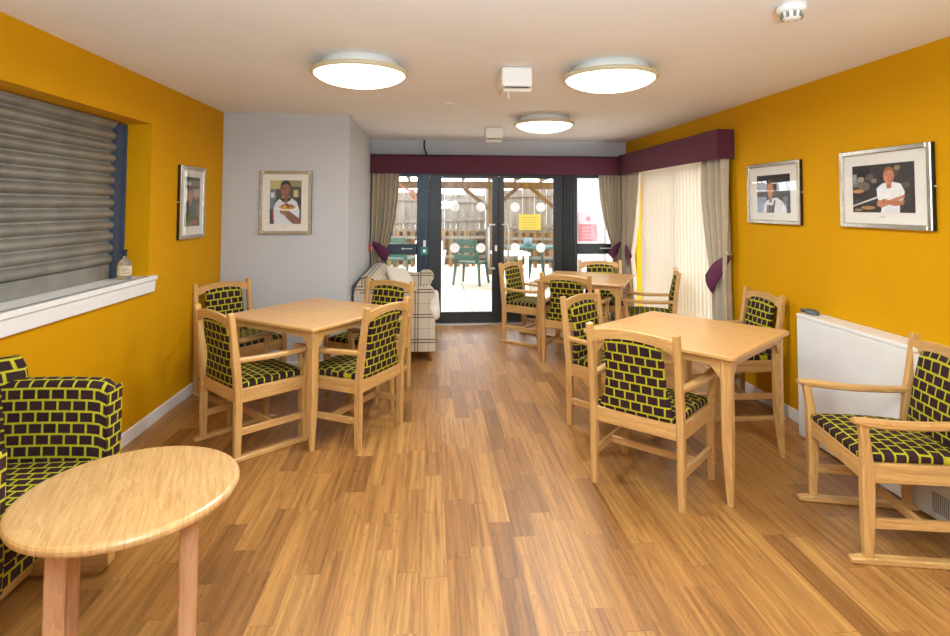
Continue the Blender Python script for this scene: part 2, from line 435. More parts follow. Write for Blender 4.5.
# roller shutter --------------------------------------------------
rs = empty('roller_shutter', (XL-.20, 2.5, 1.022), 0, 'closed grey metal roller shutter filling the serving hatch in the mustard wall', 'roller shutter')
def loc(o, p): o.location = p; return o
b = MB(); z = .095; ns = 13; pitch = .0735; rings = []; prof = []
y0, y1 = SY0-2.5+.02, SY1-2.5-.125
for i in range(ns+1):
    for k in range(8):
        a = k/8; zz = z+i*pitch+a*pitch
        if zz > 1.018: break
        d = .004 + .030*math.sin(PI*min(1, a/.88))**.8 if a < .88 else -.004
        prof.append((d, zz))
ringA = [(p[0], y0, p[1]) for p in prof]+[(-.01, y0, 1.02), (-.01, y0, z)]
ringB = [(p[0], y1, p[1]) for p in prof]+[(-.01, y1, 1.02), (-.01, y1, z)]
b.loft([ringA, ringB], None, False)
sb_ = b.build('slats', M['shutter'], rs)
for i in range(ns-1):
    b = MB(); b.tube([(.006, y1+.005, z+i*pitch+pitch*.42), (.006, y1-.008, z+i*pitch+pitch*.42)], .027, None, 14); b.build('slat_end', M['shutter'], sb_)
onebox('bottom_rail', (-.012, y0, .001), (.018, y1, .094), M['shutter'], rs, .004)
b = MB(); b.box((-.02, y1+.005, .0), (.024, y1+.123, 1.025)); b.box((.024, y1+.006, 0), (.042, y1+.03, 1.025)); b.box((.024, y1+.098, 0), (.042, y1+.123, 1.025))
b.build('guide_rail', M['guide'], rs)
onebox('headbox', (-.02, y0, 1.012), (.045, y1+.0, 1.03), M['shutter'], rs, .004)

# bottle on the sill ----------------------------------------------
bt = empty('glass_bottle', (XL-.075, 3.80, 1.022), 0, 'small clear bottle with black stopper standing on the white hatch sill', 'bottle')
b = MB(); b.lathe([(.0, .0), (.040, .0), (.044, .006), (.044, .095), (.040, .115), (.022, .135), (.013, .145), (.013, .165), (.0, .165)], None, 28)
bb_ = b.build('bottle_body', M['liquid'], bt); bt.scale = (.93, .93, .93)
b = MB(); b.lathe([(.0, .162), (.014, .162), (.016, .170), (.010, .176), (.016, .196), (.020, .204), (.0, .206)], None, 20); b.build('stopper', M['black'], bt)
b = MB(); rr = [(.0448, .03), (.0448, .090)]
b.lathe([(.0445, .028), (.0452, .03), (.0452, .088), (.0445, .09)], M['label'], 28)
for i in range(7):
    a = -1.3+i*.16
    for zc in (.045, .062, .075):
        if random.random() < .7:
            b.box((-.003, -.0009, -.003), (.003, .0009, .003), M['marks'], xf=Matrix.Translation((math.cos(a)*.0455, math.sin(a)*.0455, zc)) @ Matrix.Rotation(a+PI/2, 4, 'Z'))
b.build('paper_label', None, bb_)

# ------------------------------------------------------------------ glazed wall at the back
FY0, FY1 = YF-.0, YF+.07
def frame_bars(mb, bars, m=None, y0=FY0, y1=FY1, bev=.004):
    for x0, x1, z0, z1 in bars: mb.box((x0, y0, z0), (x1, y1, z1), m, bev)
def ridges(mb, xs, z0, z1, m=None):
    for x in xs: mb.box((x-.006, FY0-.014, z0), (x+.006, FY0+.002, z1), m, .003)
w1 = empty('window_1', (0, 0, 0), kind=S)
b = MB(); frame_bars(b, [(XG+.002, -.62, 0, 1.96), (-.186, -.0332, 0, 1.96), (-.62, -.186, 1.88, 1.96), (-.62, -.186, .885, 1.02), (-.62, -.186, 0, .10)])
ridges(b, (-.175, -.135, -.095, -.055), 0, 1.95); wf_ = b.build('window_frame', M['frameb'], w1)
onebox('glass', (-.60, FY0+.03, .1), (-.186, FY0+.036, 1.88), M['glass'], w1)
b = MB(); b.box((-.37, FY0-.03, .955), (-.24, FY0-.018, .966), None, .003); b.box((-.375, FY0-.03, .95), (-.35, FY0, .972), None, .003); b.build('window_handle', M['steel'], wf_)
w2 = empty('window_2', (0, 0, 0), kind=S)
b = MB(); frame_bars(b, [(2.42, XR-.002, 0, 1.96), (1.7035, 1.905, 0, 1.96), (1.905, 2.42, 1.88, 1.96), (1.905, 2.42, .885, 1.02), (1.905, 2.42, 0, .10)])
ridges(b, (1.73, 1.77, 1.81, 1.85), 0, 1.95); b.build('window_frame', M['frame'], w2)
onebox('glass', (1.90, FY0+.03, .1), (2.42, FY0+.036, 1.88), M['glass'], w2)
b = MB(); b.box((2.20, FY0-.03, .955), (2.36, FY0-.018, .968), None, .003); b.box((2.20, FY0-.03, .95), (2.225, FY0, .972), None, .003); b.build('window_handle', M['steel'], w2)
struct(onebox('trim_2', (-.035, FY0, 1.895), (1.705, FY1, 1.96), M['frame']))
struct(onebox('trim_3', (XG, FY0-.05, 0), (XR, FY1+.05, .014), M['steel']))

def leaf(name, x0, x1, g0, g1, hx, hside, dots, frame):
    d = empty(name, (x0, FY0, .016), kind=S)
    o = lambda x: x-x0
    b = MB()
    for a0, a1, c0, c1 in ((0, o(g0), 0, 1.875), (o(g1), o(x1), 0, 1.875), (o(g0), o(g1), 1.865-.016+.0, 1.875), (o(g0), o(g1), 0, .135)):
        b.box((a0+.0002, -.006, c0), (a1-.0005 if a1 == o(x1) else a1, .05, c1), None, .0025)
    b.build('door_frame', frame, d)
    gg_ = onebox('glass', (o(g0), .020, .135), (o(g1), .026, 1.86), M['glass'], d)
    b = MB(); h = o(hx); e = hside
    b.tube([(h+e*.07, -.008, 1.25), (h+e*.07, -.05, 1.25), (h+e*.03, -.065, 1.25), (h+e*.01, -.068, 1.245), (h, -.07, 1.22), (h, -.07, .72), (h+e*.01, -.068, .695), (h+e*.03, -.065, .69), (h+e*.07, -.05, .69), (h+e*.07, -.008, .69)], .0135, None, 10)
    b.build('pull_handle', M['steel'], d)
    for dx in dots:
        for dz in (1.479, .951):
            b = MB(); n = 32
            b.prism([(o(dx)+.062*math.cos(q*2*PI/n), .0195, dz+.062*math.sin(q*2*PI/n)) for q in range(n)], (0, -.0012, 0)); b.build('dot_sticker', M['dot'], gg_)
    return d
d1 = leaf('door_1', -.033, .868, .13, .783, .735, 1, (.302, .638), M['frame'])
d2 = leaf('door_2', .870, 1.703, .938, 1.59, .985, -1, (1.085, 1.424), M['frame'])
d2b = onebox('lock_plate', (.868-.87-.05, -.014, .91), (.868-.87-.02, -.004, .985), M['plastic'], d2, .002)
nz = MB(); nz.box((1.135-.87, .0165, 1.18), (1.425-.87, .0195, 1.385), M['yellowpaper'])
for i in range(5): nz.box((1.16-.87, .0155, 1.21+i*.033), (1.16-.87+.22-.03*(i % 2), .0168, 1.214+i*.033), pm((206, 190, 84)))
nz.build('yellow_notice', None, d2)
# green door release, red call point
dr = empty('door_release', (-.085, FY0-.0145, .93), 0, 'teal emergency door release box with silver key switch on the left door frame', 'door release')
rb_ = onebox('release_box', (-.052, -.035, -.05), (.052, -.0005, .055), M['teal'], dr, .006, 2)
onebox('key_switch', (-.018, -.028, .058), (.018, -.0005, .14), M['steel'], rb_, .004)
onebox('release_button', (-.02, -.04, -.015), (.02, -.034, .025), M['sticker'], rb_, .002)
cp = empty('call_point', (XG+.001, 7.0, .985), 0, 'small red fire alarm call point on the grey wall beside the left curtain', 'alarm')
cb_ = onebox('call_box', (0, -.045, -.045), (.03, .045, .045), M['red'], cp, .005)
onebox('call_panel', (.03, -.025, -.025), (.033, .025, .02), M['sticker'], cb_, .001)
# cable above the pelmet
b = MB(); b.tube([(-.095, 7.17, H-.002), (-.10, 7.16, 2.30), (-.095, 7.155, 2.25), (-.08, 7.14, 2.20), (-.068, 7.10, 2.165)], .011, None, 8)
tag(b.build('hanging_cable', M['cable']), 'short black cable dropping from the ceiling behind the plum pelmet', 'cable')
# patio window behind the vertical blind
w3 = empty('window_3', (0, 0, 0), kind=S)
b = MB()
for y0, y1, z0, z1 in ((BY0, BY0+.06, 0, BZ1), (BY1-.06, BY1, 0, BZ1), (BY0, BY1, BZ1-.06, BZ1), (BY0, BY1, 0, .08), ((BY0+BY1)/2-.04, (BY0+BY1)/2+.04, 0, BZ1)):
    b.box((XR+.15, y0, z0), (XR+.21, y1, z1), None, .004)
b.build('window_frame', M['frame'], w3)
onebox('glass', (XR+.175, BY0+.05, .06), (XR+.181, BY1-.05, BZ1-.05), M['glass'], w3)

# ------------------------------------------------------------------ vertical blind
vb = empty('vertical_blind', (XR+.06, 5.82, 0), 0, 'closed cream vertical blind with narrow slats over the side patio window', 'blind')
onebox('headrail', (-.025, -.97, 1.955), (.025, .97, 1.995), M['plastic'], vb)
b = MB(); n = 25; P = 1.93/n
for i in range(n):
    yc = -.965+P*(i+.5); a = math.radians(22); hw = P*.56
    dx, dy = math.sin(a)*hw, math.cos(a)*hw
    pts = []
    for k in range(5):
        q = k/4*2-1; bow = .006*(1-q*q)
        pts.append((-dx*q-bow, yc+dy*q, 0))
    top = [(p[0], p[1], 1.955) for p in pts]; bot = [(p[0], p[1], .04) for p in pts]
    t2 = [(p[0]+.0012, p[1], 1.955) for p in pts][::-1]; b2 = [(p[0]+.0012, p[1], .04) for p in pts][::-1]
    b.loft([bot+b2, top+t2], None, False)
b.build('slats', M['blind'], vb)

# ------------------------------------------------------------------ pelmet
b = MB()
b.box((XG+.002, YF-.155, 1.912), (XR-.1555, YF-.135, 2.152)); b.box((XR-.155, 4.53, 1.912), (XR-.135, YF-.136, 2.165)); b.box((XR-.1345, 4.53, 1.912), (XR-.002, 4.55, 2.165))
b.box((XG+.002, YF-.155, 2.14), (XR-.156, YF-.002, 2.151)); b.box((XR-.134, 4.551, 2.153), (XR-.002, YF-.15, 2.165))
tag(b.build('pelmet', M['purple']), 'plum velvet L-shaped pelmet running above the doors and the side window', 'pelmet')

# ------------------------------------------------------------------ curtains
def curtain(name, base, along, out, ztop, zbot, edges, folds, depth, label, knot=None):
    """edges(z)->(a,b) positions along; base = origin; along/out = unit vectors"""
    along = Vector(along); out = Vector(out); base = Vector(base)
    rows = 34; cols = folds*10; b = MB(); fr = []; bk = []
    for j in range(rows+1):
        z = zbot+(ztop-zbot)*j/rows; e0, e1 = edges(z); wdt = abs(e1-e0)
        f = []; g = []
        for i in range(cols+1):
            t = i/cols; u = e0+(e1-e0)*t
            ph = t*folds*2*PI+.5*math.sin(z*2.1+t*6)
            amp = depth*(.75+.25*math.sin(t*13+1))
            d = .5*amp*(1+math.sin(ph))
            p = base+along*u+out*d; f.append(Vector((p.x, p.y, z))); q = p-out*.003; g.append(Vector((q.x, q.y, z)))
        fr.append(f); bk.append(g)
    rings = [fr[j]+bk[j][::-1] for j in range(rows+1)]
    b.loft(rings, None, True)
    o = b.build(name, M['curtain']); tag(o, label, 'curtain', None); return o
def interp(tab):
    def f(z):
        if z >= tab[0][0]: return tab[0][1], tab[0][2]
        for (z1, a1, b1), (z2, a2, b2) in zip(tab, tab[1:]):
            if z >= z2:
                t = (z1-z)/(z1-z2); t = t*t*(3-2*t) if len(tab) < 4 else t
                return a1+(a2-a1)*t, b1+(b2-b1)*t
        return tab[-1][1], tab[-1][2]
    return f
CB = YF-.035
curtain('curtain', (0, CB, 0), (1, 0, 0), (0, -1, 0), 1.95, .03, interp([(1.95, -.755, -.405), (1.6, -.755, -.425), (1.3, -.755, -.46), (1.05, -.755, -.52), (.93, -.75, -.58), (.7, -.75, -.55), (.03, -.75, -.52)]), 6, .075,
        'taupe curtain tied back at the far left beside the grey wall')
curtain('curtain', (0, CB, 0), (1, 0, 0), (0, -1, 0), 1.95, .03, interp([(1.95, 2.17, 2.49), (1.6, 2.19, 2.49), (1.3, 2.24, 2.49), (1.05, 2.31, 2.49), (.93, 2.36, 2.49), (.7, 2.33, 2.49), (.03, 2.30, 2.49)]), 6, .075,
        'taupe curtain tied back at the right end of the glazed doors wall')
RB = XR-.02
curtain('curtain', (RB, 0, 0), (0, 1, 0), (-1, 0, 0), 1.94, .03, interp([(1.94, 7.09, 6.60), (1.6, 7.09, 6.64), (1.3, 7.09, 6.68), (1.05, 7.09, 6.76), (.88, 7.09, 6.82), (.6, 7.09, 6.76), (.03, 7.09, 6.74)]), 6, .08,
        'taupe curtain tied back at the far corner end of the vertical blind')
curtain('curtain', (RB, 0, 0), (0, 1, 0), (-1, 0, 0), 1.94, .03, interp([(1.94, 4.54, 5.02), (1.6, 4.54, 5.00), (1.3, 4.53, 4.93), (1.05, 4.54, 4.86), (.85, 4.55, 4.80), (.7, 4.54, 4.79), (.03, 4.52, 4.80)]), 6, .09,
        'long taupe curtain at the near end of the vertical blind beside the mustard wall')
def tieback(hook, tip, low, base_out, th, label, w=.10, hookm=True):
    """teardrop swag: hook (high), wide part near tip, low = lowest point; all world; bulges along base_out"""
    hook, tip, low, o = Vector(hook), Vector(tip), Vector(low), Vector(base_out)
    n = 12; b = MB(); rings = []
    for i in range(n+1):
        t = i/n
        up_ = hook.lerp(tip, t)+Vector((0, 0, 1))*(.03*math.sin(PI*t)); dn = hook.lerp(low, t)+Vector((0, 0, -1))*(.03*math.sin(PI*t))+Vector((0, 0, -.022*(1-t)))
        bul = o*(.008+.055*math.sin(min(1, t*1.15)*PI*.62))
        m_ = 6; fr = []; bk = []
        for k in range(m_+1):
            s_ = k/m_; p = up_.lerp(dn, s_)+bul+o*(.018*math.sin(PI*s_)); fr.append(p); bk.append(p-o*th)
        rings.append(fr+bk[::-1])
    b.loft(rings, None, True)
    e = empty('curtain_tieback', hook, 0, label, 'tieback')
    tb = b.build('swag', M['purple2'], e); tb.data.transform(Matrix.Translation(-hook))
    h = MB(); h.tube([Vector((0, 0, .006))-o*.012, Vector((0, 0, .006))+o*.035, Vector((0, 0, .03))+o*.045], .008, None, 8); h.build('hook', M['steel'], e)
    return e
tieback((-.752, CB-.02, 1.06), (-.50, CB-.05, .93), (-.56, CB-.05, .80), (0, -1, 0), .006, 'plum tieback slanting down across the far left curtain')
tieback((2.46, CB-.02, 1.05), (2.26, CB-.05, .90), (2.33, CB-.05, .83), (0, -1, 0), .006, 'plum tieback on the curtain at the right end of the glazed doors wall')
tieback((RB-.02, 7.04, 1.02), (RB-.08, 6.56, .91), (RB-.08, 6.70, .76), (-1, 0, 0), .006, 'plum tieback on the corner curtain at the far end of the blind')
tieback((RB-.02, 4.53, 1.10), (RB-.06, 4.80, .90), (RB-.05, 4.70, .75), (-1, 0, 0), .006, 'large plum tieback with steel hook on the near taupe curtain')

# ------------------------------------------------------------------ ceiling fittings
def lamp(x, y, label, power, r=.288):
    e = empty('ceiling_light', (x, y, H), 0, label, 'ceiling light', 'round opal ceiling lights')
    b = MB(); b.lathe([(.0, -.001), (r*.80, -.001), (r*.80, -.03), (r*.86, -.045), (.0, -.045)], None, 48); b.build('lamp_body', M['lampbody'], e)
    b = MB(); b.lathe([(r*.86, -.046), (r*.985, -.052), (r, -.062), (r*.99, -.072), (r*.93, -.078), (r*.86, -.070)], None, 56); b.build('rim', M['lampring'], e)
    prof = [(.0, -.05), (r*.93, -.060), (r*.93, -.074)]+[(r*.93*math.cos(a*PI/2/9), -.074-.070*math.sin(a*PI/2/9)**1.25) for a in range(1, 9)]+[(.001, -.144)]
    b = MB(); b.lathe(prof, None, 48); b.build('diffuser', M['diffuser'], e)
    l = bpy.data.lights.new('bulb', 'AREA'); l.shape = 'DISK'; l.size = r*1.7; l.energy = power; l.color = (0.86, .94, 1.0)
    lo = bpy.data.objects.new('bulb', l); COL.objects.link(lo); lo.parent = e; lo.location = (0, 0, -.155)
    return e
lamp(-.43, 3.33, 'glowing round ceiling light at the left, nearest the shutter', 20)
lamp(1.085, 3.31, 'glowing round ceiling light at the right, nearest the pictures', 20)
lamp(1.07, 5.24, 'smallest glowing round ceiling light, farthest back near the glazed doors', 20)
lamp(-.43, 1.3, 'added unseen round fill light behind the view at left', 18); lamp(1.085, 1.3, 'added unseen round fill light behind the view at right', 18)  # unseen lamps added to brighten the room from outside the view
lamp(.3, -.5, 'added unseen round fill light behind the camera', 18)  # further unseen lamp, added as fill behind the camera
def sensor(x, y, label):
    e = empty('ceiling_sensor', (x, y, H), 0, label, 'sensor', 'box shaped ceiling sensors')
    onebox('housing', (-.095, -.09, -.125), (.095, .09, -.0005), M['plastic'], e, .018, 3, smooth=False)
    b = MB(); b.box((-.093, -.085, -.140), (.093, .085, -.132), M['lampring'], .003); b.box((-.075, -.082, -.133), (.075, .075, -.124), M['black'])
    b.build('slotted_base', None, e)
    b = MB(); b.box((-.086, -.086, -.153), (.086, .05, -.141), None, .004); lp_ = b.build('lower_plate', M['plastic'], e)
    b = MB(); b.tube([(-.05, -.07, -.152), (-.05, -.07, -.20)], .003, None, 6); b.build('pull_pin', M['plastic'], lp_)
sensor(.515, 3.42, 'white box sensor on the ceiling between the two nearer round lights')
sensor(.665, 6.0, 'smaller looking white box sensor on the ceiling near the glazed doors')
e = empty('smoke_detector', (1.51, 2.21, H), 0, 'round white smoke detector on the ceiling at the top of the view', 'smoke detector')
b = MB(); b.lathe([(.0, -.0005), (.058, -.0005), (.058, -.024), (.050, -.034), (.0, -.034)], None, 36); b.build('detector_base', M['plastic'], e)
b = MB(); b.lathe([(.0, -.034), (.040, -.034), (.044, -.038), (.034, -.060), (.016, -.066), (.0, -.066)], None, 30)
dh_ = b.build('detector_head', M['plastic'], e)
b = MB()
for k in range(10):
    a = k*2*PI/10; b.box((-.006, -.002, -.012), (.006, .002, .012), xf=Matrix.Translation((.0415*math.cos(a), .0415*math.sin(a), -.047)) @ Matrix.Rotation(a+PI/2, 4, 'Z'))
b.build('vents', M['marks'], dh_)
b = MB(); b.lathe([(.0, -.0005), (.045, -.0005), (.045, -.004), (.038, -.006), (.0, -.006)], None, 30)
o = b.build('ceiling_blank_plate', M['ceil']); o.location = (.148, 4.62, H); tag(o, 'tiny flat round cover plate on the ceiling right of the left light', 'cover plate')

# ------------------------------------------------------------------ pictures
def picture(name, origin, rz, w, h, label, painter, win):
    """frame built in local XZ plane facing -Y, origin bottom-centre on wall"""
    e = empty(name, origin, rz, label, 'picture')
    b = MB(); t = .028; d = .028
    def fr(x0, x1, z0, z1):
        b.box((x0, -d, z0), (x1, -.002, z1), M['silver'], .004)
    fr(-w/2, -w/2+t, 0, h); fr(w/2-t, w/2, 0, h); fr(-w/2+t, w/2-t, 0, t); fr(-w/2+t, w/2-t, h-t, h)
    b.box((-w/2+.001, -.020, .001), (-w/2-.002, -.001, h-.001), M['black']); b.box((w/2-.001, -.020, .001), (w/2+.002, -.001, h-.001), M['black'])
    pf_ = b.build('picture_frame', None, e)
    onebox('mount', (-w/2+t-.002, -.014, t-.002), (w/2-t+.002, -.003, h-t+.002), M['mat'], e)
    x0, x1, z0, z1 = win; x0, x1 = -w/2+x0*w, -w/2+x1*w; z0, z1 = z0*h, z1*h
    b = MB(); b.box((x0, -.0152, z0), (x1, -.0138, z1), pm((40, 32, 30)))
    cnt = [0]
    def P(pts, rgb):
        cnt[0] += 1; yy = -.0153-.00006*cnt[0]
        q = [(x0+min(1, max(0, u))*(x1-x0), yy, z0+min(1, max(0, v))*(z1-z0)) for u, v in pts]
        b.poly(q, pm(rgb))
    def R(a, c, d_, f, rgb): P([(a, c), (d_, c), (d_, f), (a, f)], rgb)
    asp = (z1-z0)/(x1-x0)
    def E(cx, cz, rx, rz_, rgb, rot=0, n=20):
        P([(cx+rx*math.cos(k*2*PI/n)*math.cos(rot)-rz_*math.sin(k*2*PI/n)*math.sin(rot)*asp, cz+rz_*math.sin(k*2*PI/n)*math.cos(rot)+rx*math.cos(k*2*PI/n)*math.sin(rot)/asp) for k in range(n)], rgb)
    painter(P, R, E); b.build('photograph', None, e)
    b = MB()
    for k, l_ in enumerate((.05, .03)): b.box((-l_/2+(x0+x1)/2, -.0148, z0-.022-k*.008), (l_/2+(x0+x1)/2, -.0138, z0-.020-k*.008), pm((150, 146, 138)))
    b.build('caption', None, e)
    onebox('glazing', (-w/2+t, -.0195, t), (w/2-t, -.0180, h-t), M['glass'], e)
    for sx in (-1, 1):
        q = MB(); q.tube([(sx*(w/2+.001), -.008, h/2), (sx*(w/2+.012), -.008, h/2)], .006, None, 8); q.build('security_fixing', M['steel'], pf_)
    return e
def man_face(P, R, E, cx, cz, ru, rv, skin, hair, shade):
    R(cx-ru*.42, cz-rv*1.45, cx+ru*.42, cz-rv*.6, shade)                # neck
    E(cx, cz+.10*rv, ru*1.04, rv*1.06, hair)
    E(cx, cz-.10*rv, ru*.88, rv*.92, skin)
    P([(cx-ru*.98, cz+rv*.15), (cx-ru*.9, cz+rv*.75), (cx-ru*.3, cz+rv*1.12), (cx+ru*.4, cz+rv*1.1), (cx+ru*.92, cz+rv*.7), (cx+ru*.98, cz+rv*.15), (cx+ru*.72, cz+rv*.55), (cx, cz+rv*.68), (cx-ru*.68, cz+rv*.5)], hair)
    P([(cx+ru*.88, cz), (cx+ru*.6, cz-rv*.75), (cx, cz-rv*1.0), (cx+ru*.35, cz-rv*.55), (cx+ru*.55, cz)], shade)
    for q in (-1, 1):
        R(cx+q*ru*.38-ru*.17, cz+rv*.10, cx+q*ru*.38+ru*.17, cz+rv*.17, (50, 34, 28)); R(cx+q*ru*.38-ru*.2, cz+rv*.26, cx+q*ru*.38+ru*.2, cz+rv*.32, hair)
        E(cx+q*ru*.95, cz, ru*.1, rv*.18, shade)
    P([(cx, cz+rv*.1), (cx+ru*.17, cz-rv*.25), (cx-ru*.1, cz-rv*.25)], shade)
    R(cx-ru*.28, cz-rv*.52, cx+ru*.28, cz-rv*.45, (130, 60, 54))
def pic_plate(P, R, E):
    R(0, 0, 1, 1, (74, 70, 58)); R(0, .8, .5, 1, (196, 186, 120)); R(.5, .85, 1, 1, (150, 140, 96)); R(.72, .5, 1, .8, (88, 76, 54)); R(0, .35, .2, .8, (120, 124, 128))
    R(.03, .6, .14, .72, (214, 220, 226)); R(.75, .62, .9, .78, (210, 190, 130)); R(.85, .45, 1, .6, (44, 38, 34)); R(.08, .1, .18, .3, (180, 60, 50))
    P([(.14, 0), (.12, .38), (.22, .52), (.4, .62), (.62, .62), (.86, .5), (.95, .3), (.92, 0)], (222, 226, 232)); P([(.3, .58), (.42, .5), (.62, .52), (.7, .6), (.5, .62)], (24, 22, 24))
    P([(.12, .5), (.3, .6), (.2, .5)], (20, 20, 24)); man_face(P, R, E, .5, .78, .17, .20, (150, 100, 74), (26, 20, 18), (120, 76, 56))
    P([(.3, .34), (.5, .16), (.74, .0), (1, 0), (1, .1), (.8, .2), (.62, .3)], (140, 88, 64)); E(.56, .37, .33, .075, (238, 236, 230)); E(.56, .385, .27, .055, (204, 150, 60))
    for x, y, c in ((.42, .42, (176, 70, 30)), (.52, .45, (120, 60, 30)), (.62, .43, (196, 110, 40)), (.7, .41, (90, 110, 40)), (.48, .40, (220, 170, 60)), (.58, .40, (150, 50, 30))): E(x, y, .055, .03, c)
    for k in range(4): E(.36+k*.05, .27-.02*k, .03, .05, (160, 108, 80), .5)
def pic_green(P, R, E):
    R(0, 0, 1, 1, (120, 116, 104)); R(0, .93, 1, 1, (30, 28, 28)); R(.05, .78, .95, .82, (48, 44, 40)); R(.1, .82, .4, .9, (198, 196, 186)); R(.55, .6, .95, .75, (176, 170, 150)); R(.6, .45, .98, .58, (60, 56, 44)); R(.7, .55, .8, .7, (196, 160, 60))
    R(.05, .5, .2, .75, (210, 206, 196)); P([(.08, .15), (.08, .45), (.25, .55), (.5, .56), (.72, .5), (.86, .3), (.86, .1)], (84, 88, 94)); P([(.3, .55), (.38, .4), (.46, .55)], (196, 200, 204))
    man_face(P, R, E, .36, .64, .16, .14, (204, 150, 118), (70, 46, 32), (176, 120, 92))
    for k in range(16): E(random.uniform(.05, .95), random.uniform(.02, .26), .12, .05, random.choice([(60, 92, 40), (84, 116, 52), (44, 72, 34)]), random.uniform(-1, 1))
    E(.62, .08, .2, .05, (176, 60, 56)); E(.2, .06, .1, .04, (150, 160, 80))
def pic_apron(P, R, E):
    R(0, 0, 1, 1, (36, 26, 22)); R(0, .55, .88, .78, (176, 190, 204)); R(0, .5, 1, .56, (20, 16, 14)); R(.0, .0, .3, .42, (140, 160, 184)); R(.8, .05, .92, .42, (96, 110, 130)); R(.48, .0, .62, 1, (36, 26, 22))
    P([(.2, 0), (.22, .22), (.34, .34), (.5, .38), (.62, .40), (.78, .3), (.88, .16), (.9, 0)], (226, 228, 232)); P([(.3, 0), (.32, .2), (.5, .2), (.54, .34), (.58, .34), (.53, .0)], (62, 58, 60)); R(.34, .02, .38, .18, (120, 116, 116)); R(.43, .02, .46, .18, (120, 116, 116))
    man_face(P, R, E, .43, .62, .10, .24, (206, 142, 96), (84, 52, 28), (160, 96, 60))
def pic_folded(P, R, E):
    R(0, 0, 1, 1, (38, 30, 28))
    for x, y, w_, c in ((.05, .62, .08, (120, 116, 110)), (.15, .7, .06, (160, 150, 130)), (.3, .75, .07, (90, 80, 70)), (.2, .55, .1, (110, 96, 84)), (.38, .66, .05, (140, 120, 90)), (.7, .8, .08, (80, 66, 50)), (.88, .55, .06, (96, 84, 60)), (.85, .3, .1, (60, 50, 40)), (.75, .9, .05, (150, 130, 90))): E(x, y, w_, w_, c)
    E(.1, .45, .1, .04, (206, 140, 90)); R(0, .62, .08, .82, (150, 150, 150)); P([(0, .12), (0, .15), (.42, .33), (.42, .29)], (214, 214, 210)); E(.27, .1, .12, .04, (180, 130, 70)); E(.1, .05, .07, .03, (140, 130, 90))
    P([(.48, 0), (.5, .12), (.43, .3), (.42, .5), (.52, .6), (.68, .62), (.8, .58), (.86, .42), (.84, .28), (.78, .16), (.78, 0)], (236, 236, 236))
    man_face(P, R, E, .62, .74, .085, .17, (214, 142, 104), (156, 100, 36), (180, 104, 72))
    P([(.42, .14), (.5, .10), (.72, .22), (.86, .30), (.86, .36), (.76, .32), (.6, .24), (.44, .26)], (196, 128, 90)); P([(.84, .16), (.7, .13), (.5, .22), (.5, .27), (.72, .24), (.86, .24)], (186, 114, 78)); E(.56, .25, .04, .03, (206, 140, 100)); R(.53, .22, .55, .28, (60, 40, 30)); R(.56, .0, .74, .1, (228, 228, 228))
picture('picture', (XL+.001, 4.585, 1.24), PI/2, .46, .57, 'narrow looking framed photograph of a man in grey among greenery on the left mustard wall', pic_green, (.2, .8, .17, .85))
picture('picture', (-1.336, YG-.001, 1.242), 0, .47, .58, 'framed photograph of a dark haired chef holding a plate on the grey wall', pic_plate, (.2, .8, .16, .85))
picture('picture', (XR-.001, 3.99, 1.378), -PI/2, .64, .46, 'framed photograph of a chef in a striped apron, nearer the curtain', pic_apron, (.19, .82, .18, .80))
picture('picture', (XR-.001, 2.968, 1.382), -PI/2, .64, .46, 'framed photograph of a fair haired chef with folded arms at the far right', pic_folded, (.15, .83, .20, .80))

# ------------------------------------------------------------------ radiator cover and gadget
rc = empty('radiator_cover', (XR-.001, 2.86, 0), 0, 'long white radiator cover against the right mustard wall behind the armchair', 'radiator')
Y0, Y1 = 1.9-2.86, 3.545-2.86
cab_ = onebox('cabinet', (-.15, Y0, .012), (-.018, Y1, .778), M['rad'], rc, .004)
onebox('top_panel', (-.152, Y0-.002, .779), (-.0, Y1+.002, .803), M['rad'], rc, .004)
gl_ = MB(); gl_.box((-.1506, -.60, .045), (-.150, -.295, .145), M['rad'])
for i in range(30):
    for k in range(9):
        y_ = -.595+i*.010; z_ = .05+k*.0105
        gl_.box((-.1512, y_, z_), (-.1505, y_+.0065, z_+.007), M['grille'])
gl_.build('grille', None, cab_)
b = MB(); b.lathe([(.0, .0), (.040, .0), (.044, .006), (.042, .022), (.030, .030), (.0, .031)], None, 24, sx=.8, sy=1.3); b.tube([(0, .02, .022), (.0, .075, .010), (.0, .10, .010)], .013, None, 8)
o = b.build('thermostat_knob', M['darkgrey']); o.location = (XR-.075, 3.50, .803); tag(o, 'small dark grey rounded gadget lying on the white radiator cover', 'gadget')

